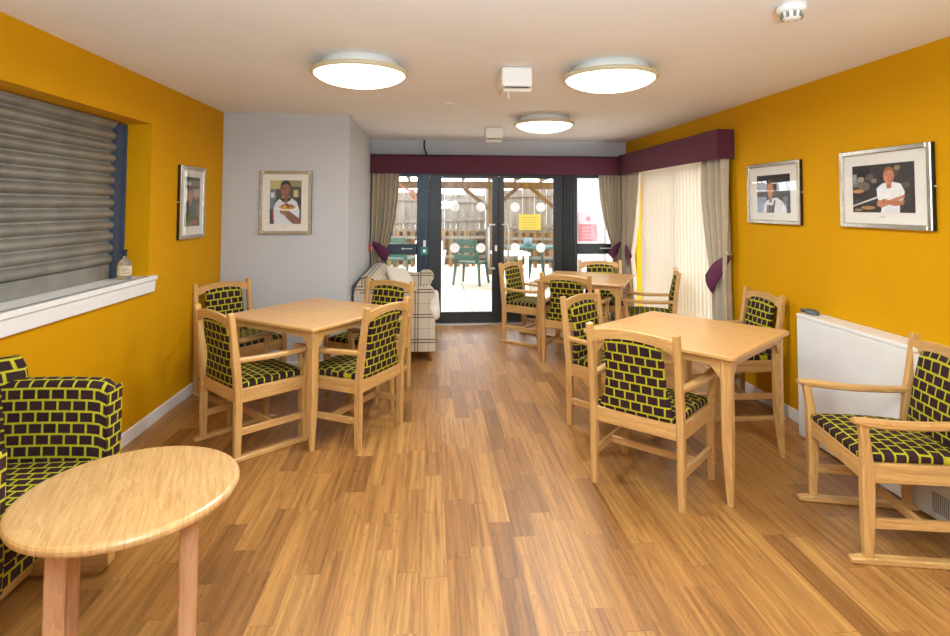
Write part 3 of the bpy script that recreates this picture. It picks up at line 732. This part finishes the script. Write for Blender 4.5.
# ------------------------------------------------------------------ dining chair
def pad_rings(spec, nseg=28, power=3.2):
    """spec rows: (centre, sideaxis, normal, halfwidth, halfthick, vcoord)"""
    rings = []; uvs = []
    for c, sa, na, hw, ht, vc in spec:
        r = []; u = []
        for k in range(nseg+1):
            a = k*2*PI/nseg; ca, sa_ = math.cos(a), math.sin(a)
            x = hw*math.copysign(abs(ca)**(2/power), ca); y = ht*math.copysign(abs(sa_)**(2/power), sa_)
            if k < nseg: r.append(c+sa*x+na*y)
            u.append((x+1.0, vc))
        rings.append(r); uvs.append(u)
    return rings, uvs
WT, WF, DEP, HT, HA = .472, .506, .43, .869, .607
def make_chair(sled, name='dining_armchair'):
    root = empty(name, (0, 0, 0))
    X = Vector((1, 0, 0)); Yv = Vector((0, 1, 0)); Z = Vector((0, 0, 1))
    z0 = .026 if sled else 0
    def postx(z): return 0 if z < .40 else -.055*((z-.40)/.47)**1.15
    for s in (-1, 1):
        b = MB(); zs = [z0, .2, .36, .42, .5, .6, .7, .8, HT-.004, HT]
        b.sweep([(postx(z), s*WT/2, z) for z in zs], [((.034, .040) if i == 0 else (.036, .046) if z < .7 else (.034, .038) if i < len(zs)-1 else (.026, .030)) for i, z in enumerate(zs)], None, (0, 1, 0), .005)
        b.build('back_post', M['wood'], root)
    for s in (-1, 1):
        b = MB(); zs = [z0, .12, .30, .40, .47, .53, .582]
        xs = [DEP+.004, DEP+.002, DEP, DEP+.001, DEP+.005, DEP+.012, DEP+.018]
        ys = [WF/2, WF/2, WF/2, WF/2+.001, WF/2+.004, WF/2+.010, WF/2+.014]
        sz = [(.030, .034), (.040, .044), (.044, .050), (.043, .048), (.036, .040), (.034, .036), (.034, .040)]
        b.sweep([(x, s*y, z) for x, y, z in zip(xs, ys, zs)], sz, None, (0, 1, 0), .005); b.build('front_leg', M['wood'], root)
        b = MB(); n = 10; pts = []; szs = []
        for i in range(n+1):
            t = i/n; x = -.022+(DEP+.058+.022)*t
            y = WT/2+(WF/2+.016-WT/2)*min(1, t*1.25)**1.5+.004*math.sin(PI*t); z = .585+.008*math.cos(PI*t)*0+.012*math.sin(t*PI*1.0-.2)*(-1)+.012*t
            pts.append((x, s*y, z)); szs.append((.038+.014*math.sin(min(1, t*1.1)*PI/2)**2 if i < n else .044,   .030 if i < n else .018))
        b.sweep(pts, szs, None, (0, 1, 0), .007, smooth=False); b.build('armrest', M['wood'], root)
    # rails
    b = MB(); zr0, zr1 = .335, .415
    b.box((-.013, -WT/2+.016, zr0), (.012, WT/2-.016, zr1), None, .003)
    b.build('rear_seat_rail', M['wood'], root)
    b = MB(); b.box((DEP-.012, -WF/2+.018, zr0), (DEP+.014, WF/2-.018, zr1), None, .003); b.build('front_seat_rail', M['wood'], root)
    for s in (-1, 1):
        b = MB(); b.sweep([(.021, s*(WT/2-.001), (zr0+zr1)/2), (DEP-.022, s*(WF/2-.001), (zr0+zr1)/2)], (.026, zr1-zr0), None, (0, 1, 0), .003); b.build('side_seat_rail', M['wood'], root)
        b = MB(); b.sweep([(.021, s*(WT/2-.002), .165), (DEP-.02, s*(WF/2-.002), .165)], (.022, .040), None, (0, 1, 0), .003); b.build('side_stretcher', M['wood'], root)
        if sled:
            b = MB(); b.sweep([(-.055, s*WT/2, .010), (-.035, s*WT/2, .013), (DEP+.03, s*WF/2, .013), (DEP+.075, s*WF/2, .010)], [(.038, .018), (.042, .026), (.042, .026), (.036, .018)], None, (0, 1, 0), .004); b.build('sled_runner', M['wood'], root)
    b = MB(); b.box((DEP*.5-.011, -WF/2+.012, .145), (DEP*.5+.011, WF/2-.012, .183), None, .003); b.build('cross_stretcher', M['wood'], root)
    # arched top rail
    b = MB(); n = 14; rings = []; uvs = []
    for i in range(n+1):
        t = i/n*2-1; y = t*(WT/2-.014); ztop = .838+.022*(1-t*t); zb = ztop-.058+.016*(abs(t)**2.2-.6)*.0-.012*abs(t)**3+.008*(1-t*t)
        xc = postx(.83)+.002+.006*(1-t*t)*-1
        rings.append([Vector((xc+dx+(-.004 if zz > .8 else 0), y, zz)) for dx, zz in ((-.010, zb), (.010, zb), (.010, ztop-.004), (.005, ztop), (-.005, ztop), (-.010, ztop-.004))])
        uvs.append([(y+1, q) for q in (0, .02, .08, .09, .10, .11, .18)])
    b.loft(rings, None, False, True, True, uvs); b.build('top_rail', M['wood'], root)
    # backrest pad
    spec = []; zlo, zhi = .405, .800; n = 16
    for i in range(n+1):
        t = i/n; z = zlo+(zhi-zlo)*t
        hw = .156+.052*max(0, 1-t/.45)**1.2+.006*math.sin(PI*t)+.004*(t > .7)*(t-.7)
        ht = .021+.006*math.sin(PI*min(1, t*1.4))
        if i == 0: ht *= .6
        if i == n: ht *= .55; hw *= .96
        x = postx(z)+.004+.014*math.sin(PI*t)
        spec.append((Vector((x, 0, z)), Yv, X, hw, ht, z))
    R_, U_ = pad_rings(spec, 32, 4.0)
    for ring, sp in zip(R_[-3:], spec[-3:]):                      # top edge follows the arch
        for p in ring: p.z += (.020 if ring is R_[-1] else .013 if ring is R_[-2] else .006)*(1-(p.y/.16)**2)
    b = MB(); b.loft(R_, None, True, True, True, U_); b.build('backrest', M['brick'], root)
    # seat pad
    spec = []; n = 14
    for i in range(n+1):
        t = i/n; x = .010+(DEP-.002-.010+.014)*t
        hw = WT/2-.006+(WF-WT)/2*t; ht = .021+.010*math.sin(PI*t)**.6; zc = .428+.004*math.sin(PI*t)
        if i in (0, n): ht *= .55
        spec.append((Vector((x, 0, zc)), Yv, Z, hw, ht, x+.03))
    R_, U_ = pad_rings(spec, 36, 4.0); b = MB(); b.loft(R_, None, True, True, True, U_); b.build('seat', M['brick'], root)
    return root
CH = {'A': (-1.292, 3.599, .764), 'B': (-1.705, 4.831, -.693), 'C': (-.327, 3.76, 2.627), 'D': (-.383, 4.854, -2.161), 'E': (1.075, 2.895, .817),
      'G': (1.135, 4.015, -.813), 'H': (2.461, 4.073, 3.12), 'I': (.959, 6.404, -.65), 'J': (1.289, 5.252, .992), 'K': (1.996, 6.488, -1.731), 'L': (2.407, 5.455, 2.778), 'F': (2.331, 2.441, 2.925)}
CL = {'A': (1, 'armchair at the left table, back turned to us, nearest the round coffee table'),
      'B': (1, 'chair at the left table tucked in the corner by the mustard wall'),
      'C': (0, 'chair on the right side of the left table, its patterned back to us'),
      'D': (0, 'chair at the left table nearest the tartan sofa, partly hidden behind another chair'),
      'E': (0, 'largest chair of the right table, its back to us in the foreground'),
      'G': (0, 'chair at the left corner of the right table, half hidden behind the foreground chair'),
      'H': (1, 'chair behind the right table against the mustard wall, beside the radiator cover'),
      'I': (1, 'chair at the back table in front of the glazed doors, seen from its side'),
      'J': (0, 'chair with its back to us at the back table near the doors'),
      'K': (0, 'chair on the far side of the back table, just under the window handle'),
      'L': (1, 'chair facing left at the back table in front of the vertical blind'),
      'F': (1, 'armchair standing alone at the far right before the radiator cover')}
protos = {}
for k, (x, y, a) in CH.items():
    sled, lab = CL[k]
    if sled not in protos: protos[sled] = make_chair(sled); o = protos[sled]
    else: o = copy_tree(protos[sled])
    o.location = (x, y, 0); o.rotation_euler = (0, 0, a)
    tag(o, 'beech '+lab, 'chair', 'beech dining armchairs with brick patterned fabric')

# ------------------------------------------------------------------ dining tables
def table(N, an, w, l, label, h=.752):
    e_ = Vector((math.cos(an), math.sin(an))); n_ = Vector((-e_.y, e_.x)); c = Vector(N)-e_*w/2+n_*l/2
    root = empty('dining_table', (c.x, c.y, 0), an, label, 'table', 'square beech dining tables')
    b = MB(); R = .028; pts = []
    for cx, cy, a0 in ((w/2-R, l/2-R, 0), (-w/2+R, l/2-R, 90), (-w/2+R, -l/2+R, 180), (w/2-R, -l/2+R, 270)):
        for k in range(7): a = math.radians(a0+k*15); pts.append((cx+R*math.cos(a), cy+R*math.sin(a)))
    rings = []; uv = []
    for sc, z in ((-.006, h-.024), (0, h-.019), (0, h-.006), (-.005, h)):
        rings.append([Vector((x*(1+2*sc/w), y*(1+2*sc/l), z)) for x, y in pts]); uv.append([(x, y) for x, y in pts+pts[:1]])
    b.loft(rings, None, False, True, True, uv); b.build('table_top', M['woodtop'], root)
    ins = .035; zt = h-.0245; zb = zt-.062
    for ax, (L, off) in enumerate(((w, l), (l, w))):
        for s in (-1, 1):
            b = MB(); half = L/2-ins-.05; n = 14; top = []; low = []
            # apron with curved brackets running down into the legs
            for i in range(n+1):
                t = -1+2*i/n; x = t*half; dz = .045*max(0, (abs(t)-.86)/.14)**2.2; top.append((x, zt)); low.append((x, zb-dz+.02*(1-max(0, (abs(t)-.86)/.14))))
            outl = top+low[::-1]; y_ = s*(off/2-ins-.012)
            P3 = [(x, y_-.009, z) if ax == 0 else (y_-.009, x, z) for x, z in outl]
            b.prism(P3, (0, .018, 0) if ax == 0 else (.018, 0, 0)); b.build('apron', M['wood'], root)
    for sx in (-1, 1):
        for sy in (-1, 1):
            b = MB(); cx, cy = sx*(w/2-ins-.024), sy*(l/2-ins-.024)
            zs = [0, .10, .22, .34, .5, zt]; s_ = [.030, .038, .048, .054, .054, .054]
            b.sweep([(cx+sx*(.014*(1-z/.34) if z < .34 else 0), cy+sy*(.014*(1-z/.34) if z < .34 else 0), z) for z in zs], [(q, q) for q in s_], None, (0, 1, 0), .007); b.build('leg', M['wood'], root)
    return root
table((-.710, 3.482), -.597, .865, .873, 'square beech dining table at the left with four chairs around it')
table((1.506, 2.695), -.870, .905, .885, 'square beech dining table at the right in front of the vertical blind')
table((1.842, 5.257), -.470, .896, .924, 'square beech dining table farthest back beside the glazed doors')

# ------------------------------------------------------------------ round coffee table
ct = empty('coffee_table', (-.972, 1.94, 0), .36, 'round oak topped coffee table in the left foreground', 'table')
TH = .58; r = .328
b = MB(); n = 72; rings = []; uv = []
for rr, z in ((r-.012, TH-.030), (r-.003, TH-.026), (r, TH-.018), (r, TH-.010), (r-.004, TH-.003), (r-.012, TH)):
    rings.append([Vector((rr*math.cos(k*2*PI/n), rr*math.sin(k*2*PI/n), z)) for k in range(n)]); uv.append([(rr*math.sin(k*2*PI/n)*1.0, rr*math.cos(k*2*PI/n)) for k in range(n+1)])
b.loft(rings, None, False, True, True, uv); b.build('table_top', M['oaktop'], ct)
for x, y in ((-.168, -.13), (.176, -.13), (-.168, .05), (.176, .05)):
    b = MB(); b.box((x-.026, y-.022, 0), (x+.026, y+.022, TH-.031), None, .005); b.build('leg', M['redwood'], ct)
b = MB(); b.box((-.14, -.118, TH-.085), (.14, -.098, TH-.032)); b.box((-.14, .045, TH-.085), (.14, .065, TH-.032)); b.build('apron', M['redwood'], ct)

# ------------------------------------------------------------------ upholstered armchair (left foreground)
ac = empty('armchair', (-1.585, 2.155, 0), 0, 'tub armchair in dark brick patterned velvet at the left edge behind the coffee table', 'armchair')
def uph(name, rings, uvs, m, par): b = MB(); b.loft(rings, None, True, True, True, uvs); return b.build(name, m, par)
def arm(side):
    y_in, y_out = side*.272, side*.378; rings = []; uvs = []
    n = 18
    for i in range(n+1):
        t = i/n; x = -.30+t*.565
        fr_ = max(0, (t-.88)/.12); rd = .030*(1-math.sqrt(max(0, 1-fr_**2))) if fr_ > 0 else 0
        top = .765+.012*math.sin(PI*t*.9+.2)+.004-rd*1.0; bot = .29+rd
        a, c = (y_in+side*rd*.6, y_out-side*rd*.6)
        R = .034; pts = []; uu = []
        lo_, hi_ = min(a, c), max(a, c)
        for cy, cz, a0 in ((hi_-R, top-R, 0), (lo_+R, top-R, 90), (lo_+R*.4, bot+R*.4, 180), (hi_-R*.4, bot+R*.4, 270)):
            RR = R if a0 < 180 else R*.4
            for k in range(6): q = math.radians(a0+k*18); pts.append(Vector((x, cy+RR*math.cos(q), cz+RR*math.sin(q))))
        L = 0
        uu = [0]
        for k in range(1, len(pts)+1): L += (pts[k % len(pts)]-pts[k-1]).length; uu.append(L)
        # anchor the pattern at the inner top corner
        k0 = 6 if side > 0 else 11
        uvs.append([(x+.01, (q-uu[k0])) for q in uu]); rings.append(pts)
    # rounded front face
    return uph('armrest', rings, uvs, M['brickbig'], ac)
arm(1); arm(-1)
for s in (1, -1):                                     # front facing panel of each arm
    b = MB(); b.box((.262, s*.325-.048, .30), (.275, s*.325+.048, .745), None, .012, 3, True, uvlong=False); b.build('arm_front_panel', M['brickbig'], ac)
b = MB(); rings = []; uvs = []; n = 14
for i in range(n+1):
    t = i/n; z = .27+t*.60; x = -.245-.05*t+.012*math.sin(PI*t)
    ht = .050 if i not in (0, n) else .030
    hw = .372-.012*(i in (0, n))
    if i == n-1: ht = .046
    pts = []; uu = []
    for k in range(40):
        a = k*2*PI/40; ca, sa = math.cos(a), math.sin(a)
        y = hw*math.copysign(abs(ca)**.35, ca); xx = ht*math.copysign(abs(sa)**.5, sa)
        pts.append(Vector((x+xx+.15*min(1, abs(y)/.33)**3, y, z)))
    rings.append(pts); uvs.append([(p.y+.5, z) for p in pts+pts[:1]])
uph('backrest', rings, uvs, M['brickbig'], ac)
b = MB(); b.box((-.22, -.262, .35), (.262, .262, .478), None, .035, 4, True, uvlong=False); b.build('seat_cushion', M['brickbig'], ac)
b = MB(); b.box((-.24, -.262, .27), (.235, .262, .35), None, .012, 2, False, uvlong=False); b.build('seat_base', M['brickbig'], ac)
for s in (1, -1):
    b = MB(); out = [(-.30, 0), (.20, 0), (.245, .0), (.275, .028), (.275, .085), (.235, .085), (.235, .300), (.185, .300), (.185, .085), (-.22, .085), (-.22, .300), (-.27, .300), (-.27, .085), (-.30, .05)]
    b.prism([(x, s*.32-.025, z) for x, z in out], (0, .05, 0)); b.build('sled_leg', M['wood'], ac)
b = MB(); b.box((-.06, -.295, .015), (-.015, .295, .055), None, .003); b.build('cross_rail', M['wood'], ac)

# ------------------------------------------------------------------ tartan sofa
so = empty('sofa', (XG+.42, 6.2, 0), 0, 'small cream tartan sofa in the alcove beside the glazed doors', 'sofa')
x0s, x1s = -.395, .395                                # back .. front (local x)
def arm_s(y0, y1, name):
    prof = [(x0s+.06, .10), (x1s-.0, .10), (x1s+.0, .18), (x1s-.005, .38), (x1s-.03, .45), (x1s-.06, .53)]
    R = .085; cx, cz = x1s-.105, .63
    for k in range(9): a = math.radians(-40+k*24); prof.append((cx+R*math.cos(a)*1.1, cz+R*math.sin(a)*.9+.02))
    prof += [(x0s+.10, .73), (x0s+.06, .70)]
    b = MB(); A = [Vector((x, y0, z)) for x, z in prof]; B = [Vector((x, y1, z)) for x, z in prof]
    L = 0; uu = [0]
    for k in range(1, len(A)+1): L += (A[k % len(A)]-A[k-1]).length; uu.append(L)
    b.loft([A, B], None, False, False, True, [[(q, y0+.3) for q in uu], [(q, y1+.3) for q in uu]])
    for ring, fl in ((A, True), (B, False)):
        vs = [b.bm.verts.new(p) for p in ring]; b.face(vs, [(p.x+.02, p.z+.03) for p in ring])
    return b.build(name, M['plaid'], so)
arm_s(-.74, -.60, 'armrest'); arm_s(.60, .74, 'armrest')
# rolled back with domed end profile
b = MB(); prof = [(x0s+.002, .12), (x0s+.19, .12), (x0s+.26, .52), (x0s+.265, .68), (x0s+.235, .75), (x0s+.18, .80), (x0s+.12, .82), (x0s+.06, .80), (x0s+.02, .74), (x0s+.002, .66)]
rings = []; uvs = []
for y, k in ((-.735, .96), (-.72, 1.0), (.72, 1.0), (.735, .96)):
    cz = .5; cx = x0s+.13; ring = [Vector((cx+(x-cx)*k, y, cz+(z-cz)*k)) for x, z in prof]
    L = 0; uu = [0]
    for q in range(1, len(ring)+1): L += (ring[q % len(ring)]-ring[q-1]).length; uu.append(L)
    rings.append(ring); uvs.append([(y+.3, q) for q in uu])
b.loft(rings, None, False, False, True, uvs)
for ring in (rings[0], rings[-1]):
    vs = [b.bm.verts.new(p) for p in ring]; b.face(vs, [(p.x+.05, p.z) for p in ring])
bk_ = b.build('backrest', M['plaid'], so)
for y in (-.742, .742):
    b = MB(); pp = [Vector((x, y, z)) for x, z in prof[2:]]; b.tube(pp, .0055, None, 8); b.build('piping', M['cable'], bk_)
b = MB(); b.box((x0s+.2, -.60, .10), (x1s-.01, .60, .36), None, .012, 2, False, uvlong=False); b.build('seat_base', M['plaid'], so)
b = MB(); b.box((x0s+.22, -.595, .362), (x1s+.045, .595, .50), None, .045, 4, True, uvlong=False); b.build('seat_cushion', M['cream'], so)
for y in (-.68, .68):
    for x in (x0s+.06, x1s-.05):
        b = MB(); b.lathe([(.0, .101), (.026, .101), (.022, .08), (.014, .045), (.018, .036), (.018, .0), (.0, .0)], None, 14, c=(x, y, 0)); b.build('castor_leg', M['brass'], so)
# cushion leaning in the sofa corner
b = MB(); rings = []; uvs = []; n = 14
for i in range(n+1):
    t = -1+2*i/n; hw = .20*(1-.10*(t*t)*(1-abs(t)**8*.3)); th = .065*max(0., 1-t*t)**.45+.004; ring = []; u_ = []
    for k in range(28):
        a = k*2*PI/28; ca, sa = math.cos(a), math.sin(a); x = hw*math.copysign(abs(ca)**.45, ca); q = abs(x)/hw
        ring.append(Vector((x, th*math.copysign(abs(sa)**1.3, sa), t*.20*(1+.08*q**3)))); u_.append((x, t))
    rings.append(ring); uvs.append(u_+u_[:1])
b.loft(rings, None, True, True, True, uvs); o = b.build('scatter_cushion', M['cream'])
o.rotation_euler = (math.radians(-38), math.radians(10), math.radians(50)); o.location = (-.33, 6.32, .665); o.scale = (.88, .88, .88); tag(o, 'plain cream scatter cushion propped on the tartan sofa', 'cushion')

# ------------------------------------------------------------------ outside
struct(onebox('ground_patio', (-7, YF+.07, -.12), (9, 22, -.01), M['paving'])).name = 'floor_patio'
def fence_run(p0, p1, label, ztop0, ztop1, zmid, zbot=0):
    p0 = Vector(p0); p1 = Vector(p1); L = (p1-p0).length; d = (p1-p0)/L; ang = math.atan2(d.y, d.x)
    root = empty('garden_fence', (p0.x, p0.y, 0), ang, label, 'fence')
    n = int(L/.145); b = MB()
    for i in range(n):
        x = i*L/n; t = i/n; zt_ = ztop0+(ztop1-ztop0)*t+random.uniform(-.01, .01)
        b.box((x+.001, -.012-.012*(i % 2), zmid), (x+L/n-.001, .006-.012*(i % 2), zt_))
    b.build('upper_boards', M['fence'], root)
    b = MB()
    for i in range(int(L/.19)):
        x = i*.19; b.box((x, -.02, zbot), (x+.095, .0, zmid+.03))
    b.build('lower_pickets', M['picket'], root)
    b = MB()
    for z_, t_ in ((ztop0-.16, ztop1-.16), (zmid+.10, zmid+.32), (zbot+.25, zbot+.25), (zmid-.15, zmid-.15)):
        b.sweep([(0, -.05, z_), (L, -.05, t_)], (.035, .07), None, (0, 1, 0), .003)
    b.build('rails', M['fence'], root)
    for i in range(int(L/1.8)+1):
        onebox('fence_post', (i*1.8-.05, -.0, -.01), (i*1.8+.05, .09, max(ztop0, ztop1)+.02), M['fence'], root)
fence_run((-4.5, 14.0), (1.35, 14.0), 'weathered timber garden fence seen through the left door pane', 1.95, 1.78, .88)
fence_run((1.4, 13.9), (6.5, 12.6), 'taller weathered timber fence seen through the right door pane', 1.90, 2.10, .86)
# dark hedge backing behind the open pickets
b = MB(); b.box((-5, 14.6, 0), (8, 15.2, .9)); tag(b.build('hedge', plain('dark_hedge', (74, 62, 44), .9, var=.3, scale=14)), 'dark low hedge showing between the open fence pickets', 'hedge', kind='stuff')
# pergola
pg = empty('pergola', (.6, 11, 0), 0, 'brown timber pergola over the patio outside the glazed doors', 'pergola')
b = MB(); b.box((-3.6, 1.40, 1.90), (2.32, 1.50, 2.06), None, .004); b.build('end_beam', M['pergola'], pg)
b = MB(); b.box((-3.6, -2.75, 2.07), (2.32, -2.65, 2.22), None, .004); b.build('near_beam', M['pergola'], pg)
for i in range(10):
    x = -3.5+i*.60; b = MB(); b.sweep([(x, -2.8, 2.30), (x, 1.7, 2.135)], (.05, .14), None, (1, 0, 0), .003); b.build('rafter', M['pergola'], pg)
b = MB()
for i in range(22): b.box((-3.6, -2.7+i*.2, 2.385-i*.0075), (2.32, -2.58+i*.2, 2.415-i*.0075))
b.build('roof_battens', M['pergola'], pg)
for px_, in ((-2.4,), (.72,), (2.25,)):
    onebox('post', (px_-.055, 1.395, -.01), (px_+.055, 1.505, 1.90), M['pergola'], pg, .004)
    for s in (-1, 1):
        b = MB(); b.sweep([(px_+s*.04, 1.45, 1.45), (px_+s*.62, 1.45, 1.93)], (.05, .085), None, (0, 1, 0), .003); b.build('brace', M['pergola'], pg)
# plastic garden chair
def garden_chair(name, mat, loc_, rz, label):
    r_ = empty(name, loc_, rz, label, 'garden chair')
    b = MB(); b.box((-.24, -.25, .41), (.24, .25, .435), None, .01, 2); b.build('seat', mat, r_)
    b = MB()
    tr = Matrix.Translation((-.24, 0, .43)) @ Matrix.Rotation(math.radians(-14), 4, 'Y')
    b.box((-.012, -.25, 0), (.012, -.17, .44), None, .005, xf=tr); b.box((-.012, .17, 0), (.012, .25, .44), None, .005, xf=tr); b.box((-.0121, -.25, .34), (.0121, .25, .46), None, .01, xf=tr)
    b.box((-.011, -.18, .20), (.011, .18, .30), None, .005, xf=tr); b.box((-.011, -.18, .05), (.011, .18, .15), None, .005, xf=tr)
    b.build('backrest', mat, r_)
    for sx in (-1, 1):
        for sy in (-1, 1):
            b = MB(); b.sweep([(sx*.22, sy*.23, .42), (sx*.27, sy*.27, -.01)], [(.055, .05), (.04, .03)], None, (0, 1, 0), .006); b.build('leg', mat, r_)
    for s in (-1, 1):
        b = MB(); b.sweep([(-.30, s*.26, .66), (.0, s*.28, .665), (.24, s*.27, .65), (.25, s*.255, .55), (.23, s*.24, .43)], [(.05, .02), (.055, .022), (.055, .022), (.045, .03), (.04, .03)], None, (0, 1, 0), .005); b.build('armrest', mat, r_)
    return r_
garden_chair('garden_chair', M['green'], (.78, 10.9, 0), 1.15, 'green plastic garden chair on the patio seen through the left door')
garden_chair('garden_chair', M['gwhite'], (-.02, 10.6, 0), 1.5, 'white plastic garden chair on the patio at the left edge of the left door pane')
garden_chair('garden_chair', M['green'], (2.25, 11.3, 0), 2.9, 'green plastic garden chair on the patio at the right edge of the right door pane')
garden_chair('garden_chair', M['green'], (-.62, 11.6, 0), 1.2, 'green plastic garden chair seen through the narrow left window')
# tables outside
gt = empty('garden_table', (1.95, 10.9, 0), 0, 'round teal garden table behind the right door pane', 'garden table')
b = MB(); b.lathe([(.0, .70), (.50, .70), (.52, .715), (.52, .735), (.0, .74)], None, 40); b.build('table_top', M['tealtop'], gt)
for a in range(4):
    q = a*PI/2+.6; b = MB(); b.sweep([(.3*math.cos(q), .3*math.sin(q), .70), (.38*math.cos(q), .38*math.sin(q), -.01)], (.06, .05), None, (0, 1, 0), .006); b.build('leg', M['green'], gt)
b = MB(); b.lathe([(.0, .0), (.09, .0), (.085, .10), (.065, .15), (.0, .15)], None, 20); o = b.build('flower_pot', M['bluegrey']); o.location = (1.88, 10.8, .741); tag(o, 'blue grey pot on the round teal garden table', 'pot')
gw = empty('side_table', (1.38, 9.75, 0), .1, 'small white plastic table outside behind the right door handle', 'garden table')
onebox('table_top', (-.30, -.28, .66), (.30, .28, .71), M['gwhite'], gw, .01, 2)
for sx in (-1, 1):
    for sy in (-1, 1): onebox('leg', (sx*.24-.03, sy*.22-.03, -.01), (sx*.24+.03, sy*.22+.03, .66), M['gwhite'], gw, .005)
pl = empty('potted_plant', (1.62, 10.4, 0), 0, 'small green plant in a pot under the garden table outside', 'plant')
b = MB(); b.lathe([(.0, -.01), (.09, -.01), (.12, .20), (.0, .20)], None, 18); b.build('pot', M['gwhite'], pl)
b = MB()
for k in range(40):
    a = random.uniform(0, 2*PI); rr = random.uniform(.02, .16); z_ = .2+random.uniform(.05, .3); c_ = Vector((rr*math.cos(a), rr*math.sin(a), z_)); d_ = Vector((math.cos(a), math.sin(a), .6))*.05; s_ = Vector((-math.sin(a), math.cos(a), 0))*.02
    b.loft([[c_-s_, c_+s_], [c_+d_*.6-s_*1.3, c_+d_*.6+s_*1.3], [c_+d_*1.2-s_*.2, c_+d_*1.2+s_*.2]], None, True, False, False)
b.tube([(0, 0, .19), (0, 0, .40)], .012, None, 6); b.build('foliage', M['plantgreen'], pl)
bk = MB(); bk.lathe([(.0, .0), (.055, .0), (.07, .15), (.06, .15), (.05, .02), (.0, .02)], None, 18); o = bk.build('white_bucket', M['gwhite']); o.location = (1.98, 9.9, 0); o.location.z = -.01; tag(o, 'small white bucket standing on the patio slabs', 'bucket')
# rendered outbuilding right
ob = empty('outbuilding', (3.3, 9.6, 0), 0, 'white rendered building corner seen through the right window', 'building')
onebox('wall', (-.75, -.0, -.01), (3.5, 1.0, 2.12), M['render'], ob)
onebox('downpipe', (-.25, -.06, -.01), (-.17, -.001, 2.12), M['gwhite'], ob)
onebox('fascia', (-.80, -.10, 2.125), (3.5, 1.05, 2.20), M['pergola'], ob)
sg = MB(); sg.box((-.56, -.02, .90), (-.22, -.001, 1.40), M['signpink'], .002); sg.box((-.555, -.024, .905), (-.225, -.020, 1.20), M['signred'])
for i in range(4): sg.box((-.50, -.027, .95+i*.06), (-.28, -.0235, .962+i*.06), M['signpink'])
sg.box((-.42, -.026, 1.26), (-.35, -.0195, 1.33), M['signred'])
so_ = sg.build('notice_board'); so_.location = (3.12, 9.598, 0); tag(so_, 'faded red and pink notice board on the white wall outside', 'sign')
# distant houses
def house(x, y, w, hz, rh, label):
    h_ = empty('house', (x, y, 0), 0, label, 'house')
    onebox('wall', (-w/2, 0, -.01), (w/2, 5, hz), M['render'], h_)
    b = MB(); b.prism([(-w/2-.2, -.2, hz), (w/2+.2, -.2, hz), (0, -.2, hz+rh)], (0, 5.4, 0)); b.build('roof', M['slate'], h_)
    for s in (-1, 1): onebox('window', (s*w/4-.4, -.05, hz-1.3), (s*w/4+.4, -.001, hz-.3), M['darkgrey'], h_)
house(-3.2, 48, 7, 1.8, 2.0, 'pale gabled house beyond the fence seen through the left window')
house(4.4, 50, 6, 2.0, 1.8, 'pale gabled house roof above the fence in the left door pane')
# red-leaved climber
vg = MB()
for k in range(60):
    c_ = Vector((random.gauss(-.25, .16), 12.0+random.gauss(0, .1), 1.75+random.gauss(0, .09))); a = random.uniform(0, 2*PI); s_ = Vector((math.cos(a), .2, math.sin(a)))*.02; d_ = Vector((-math.sin(a), .1, math.cos(a)))*.035
    vg.loft([[c_-s_*.4, c_+s_*.4], [c_+d_-s_, c_+d_+s_], [c_+d_*2-s_*.1, c_+d_*2+s_*.1]], None, True, False, False)
vg.tube([(-.8, 12.0, 2.05), (-.5, 12.0, 1.85), (-.2, 12.05, 1.72), (-.05, 12.0, 1.6)], .02, None, 6)
tag(vg.build('climbing_plant', M['leaf']), 'red and green leafy climber hanging from the pergola by the left window', 'plant')
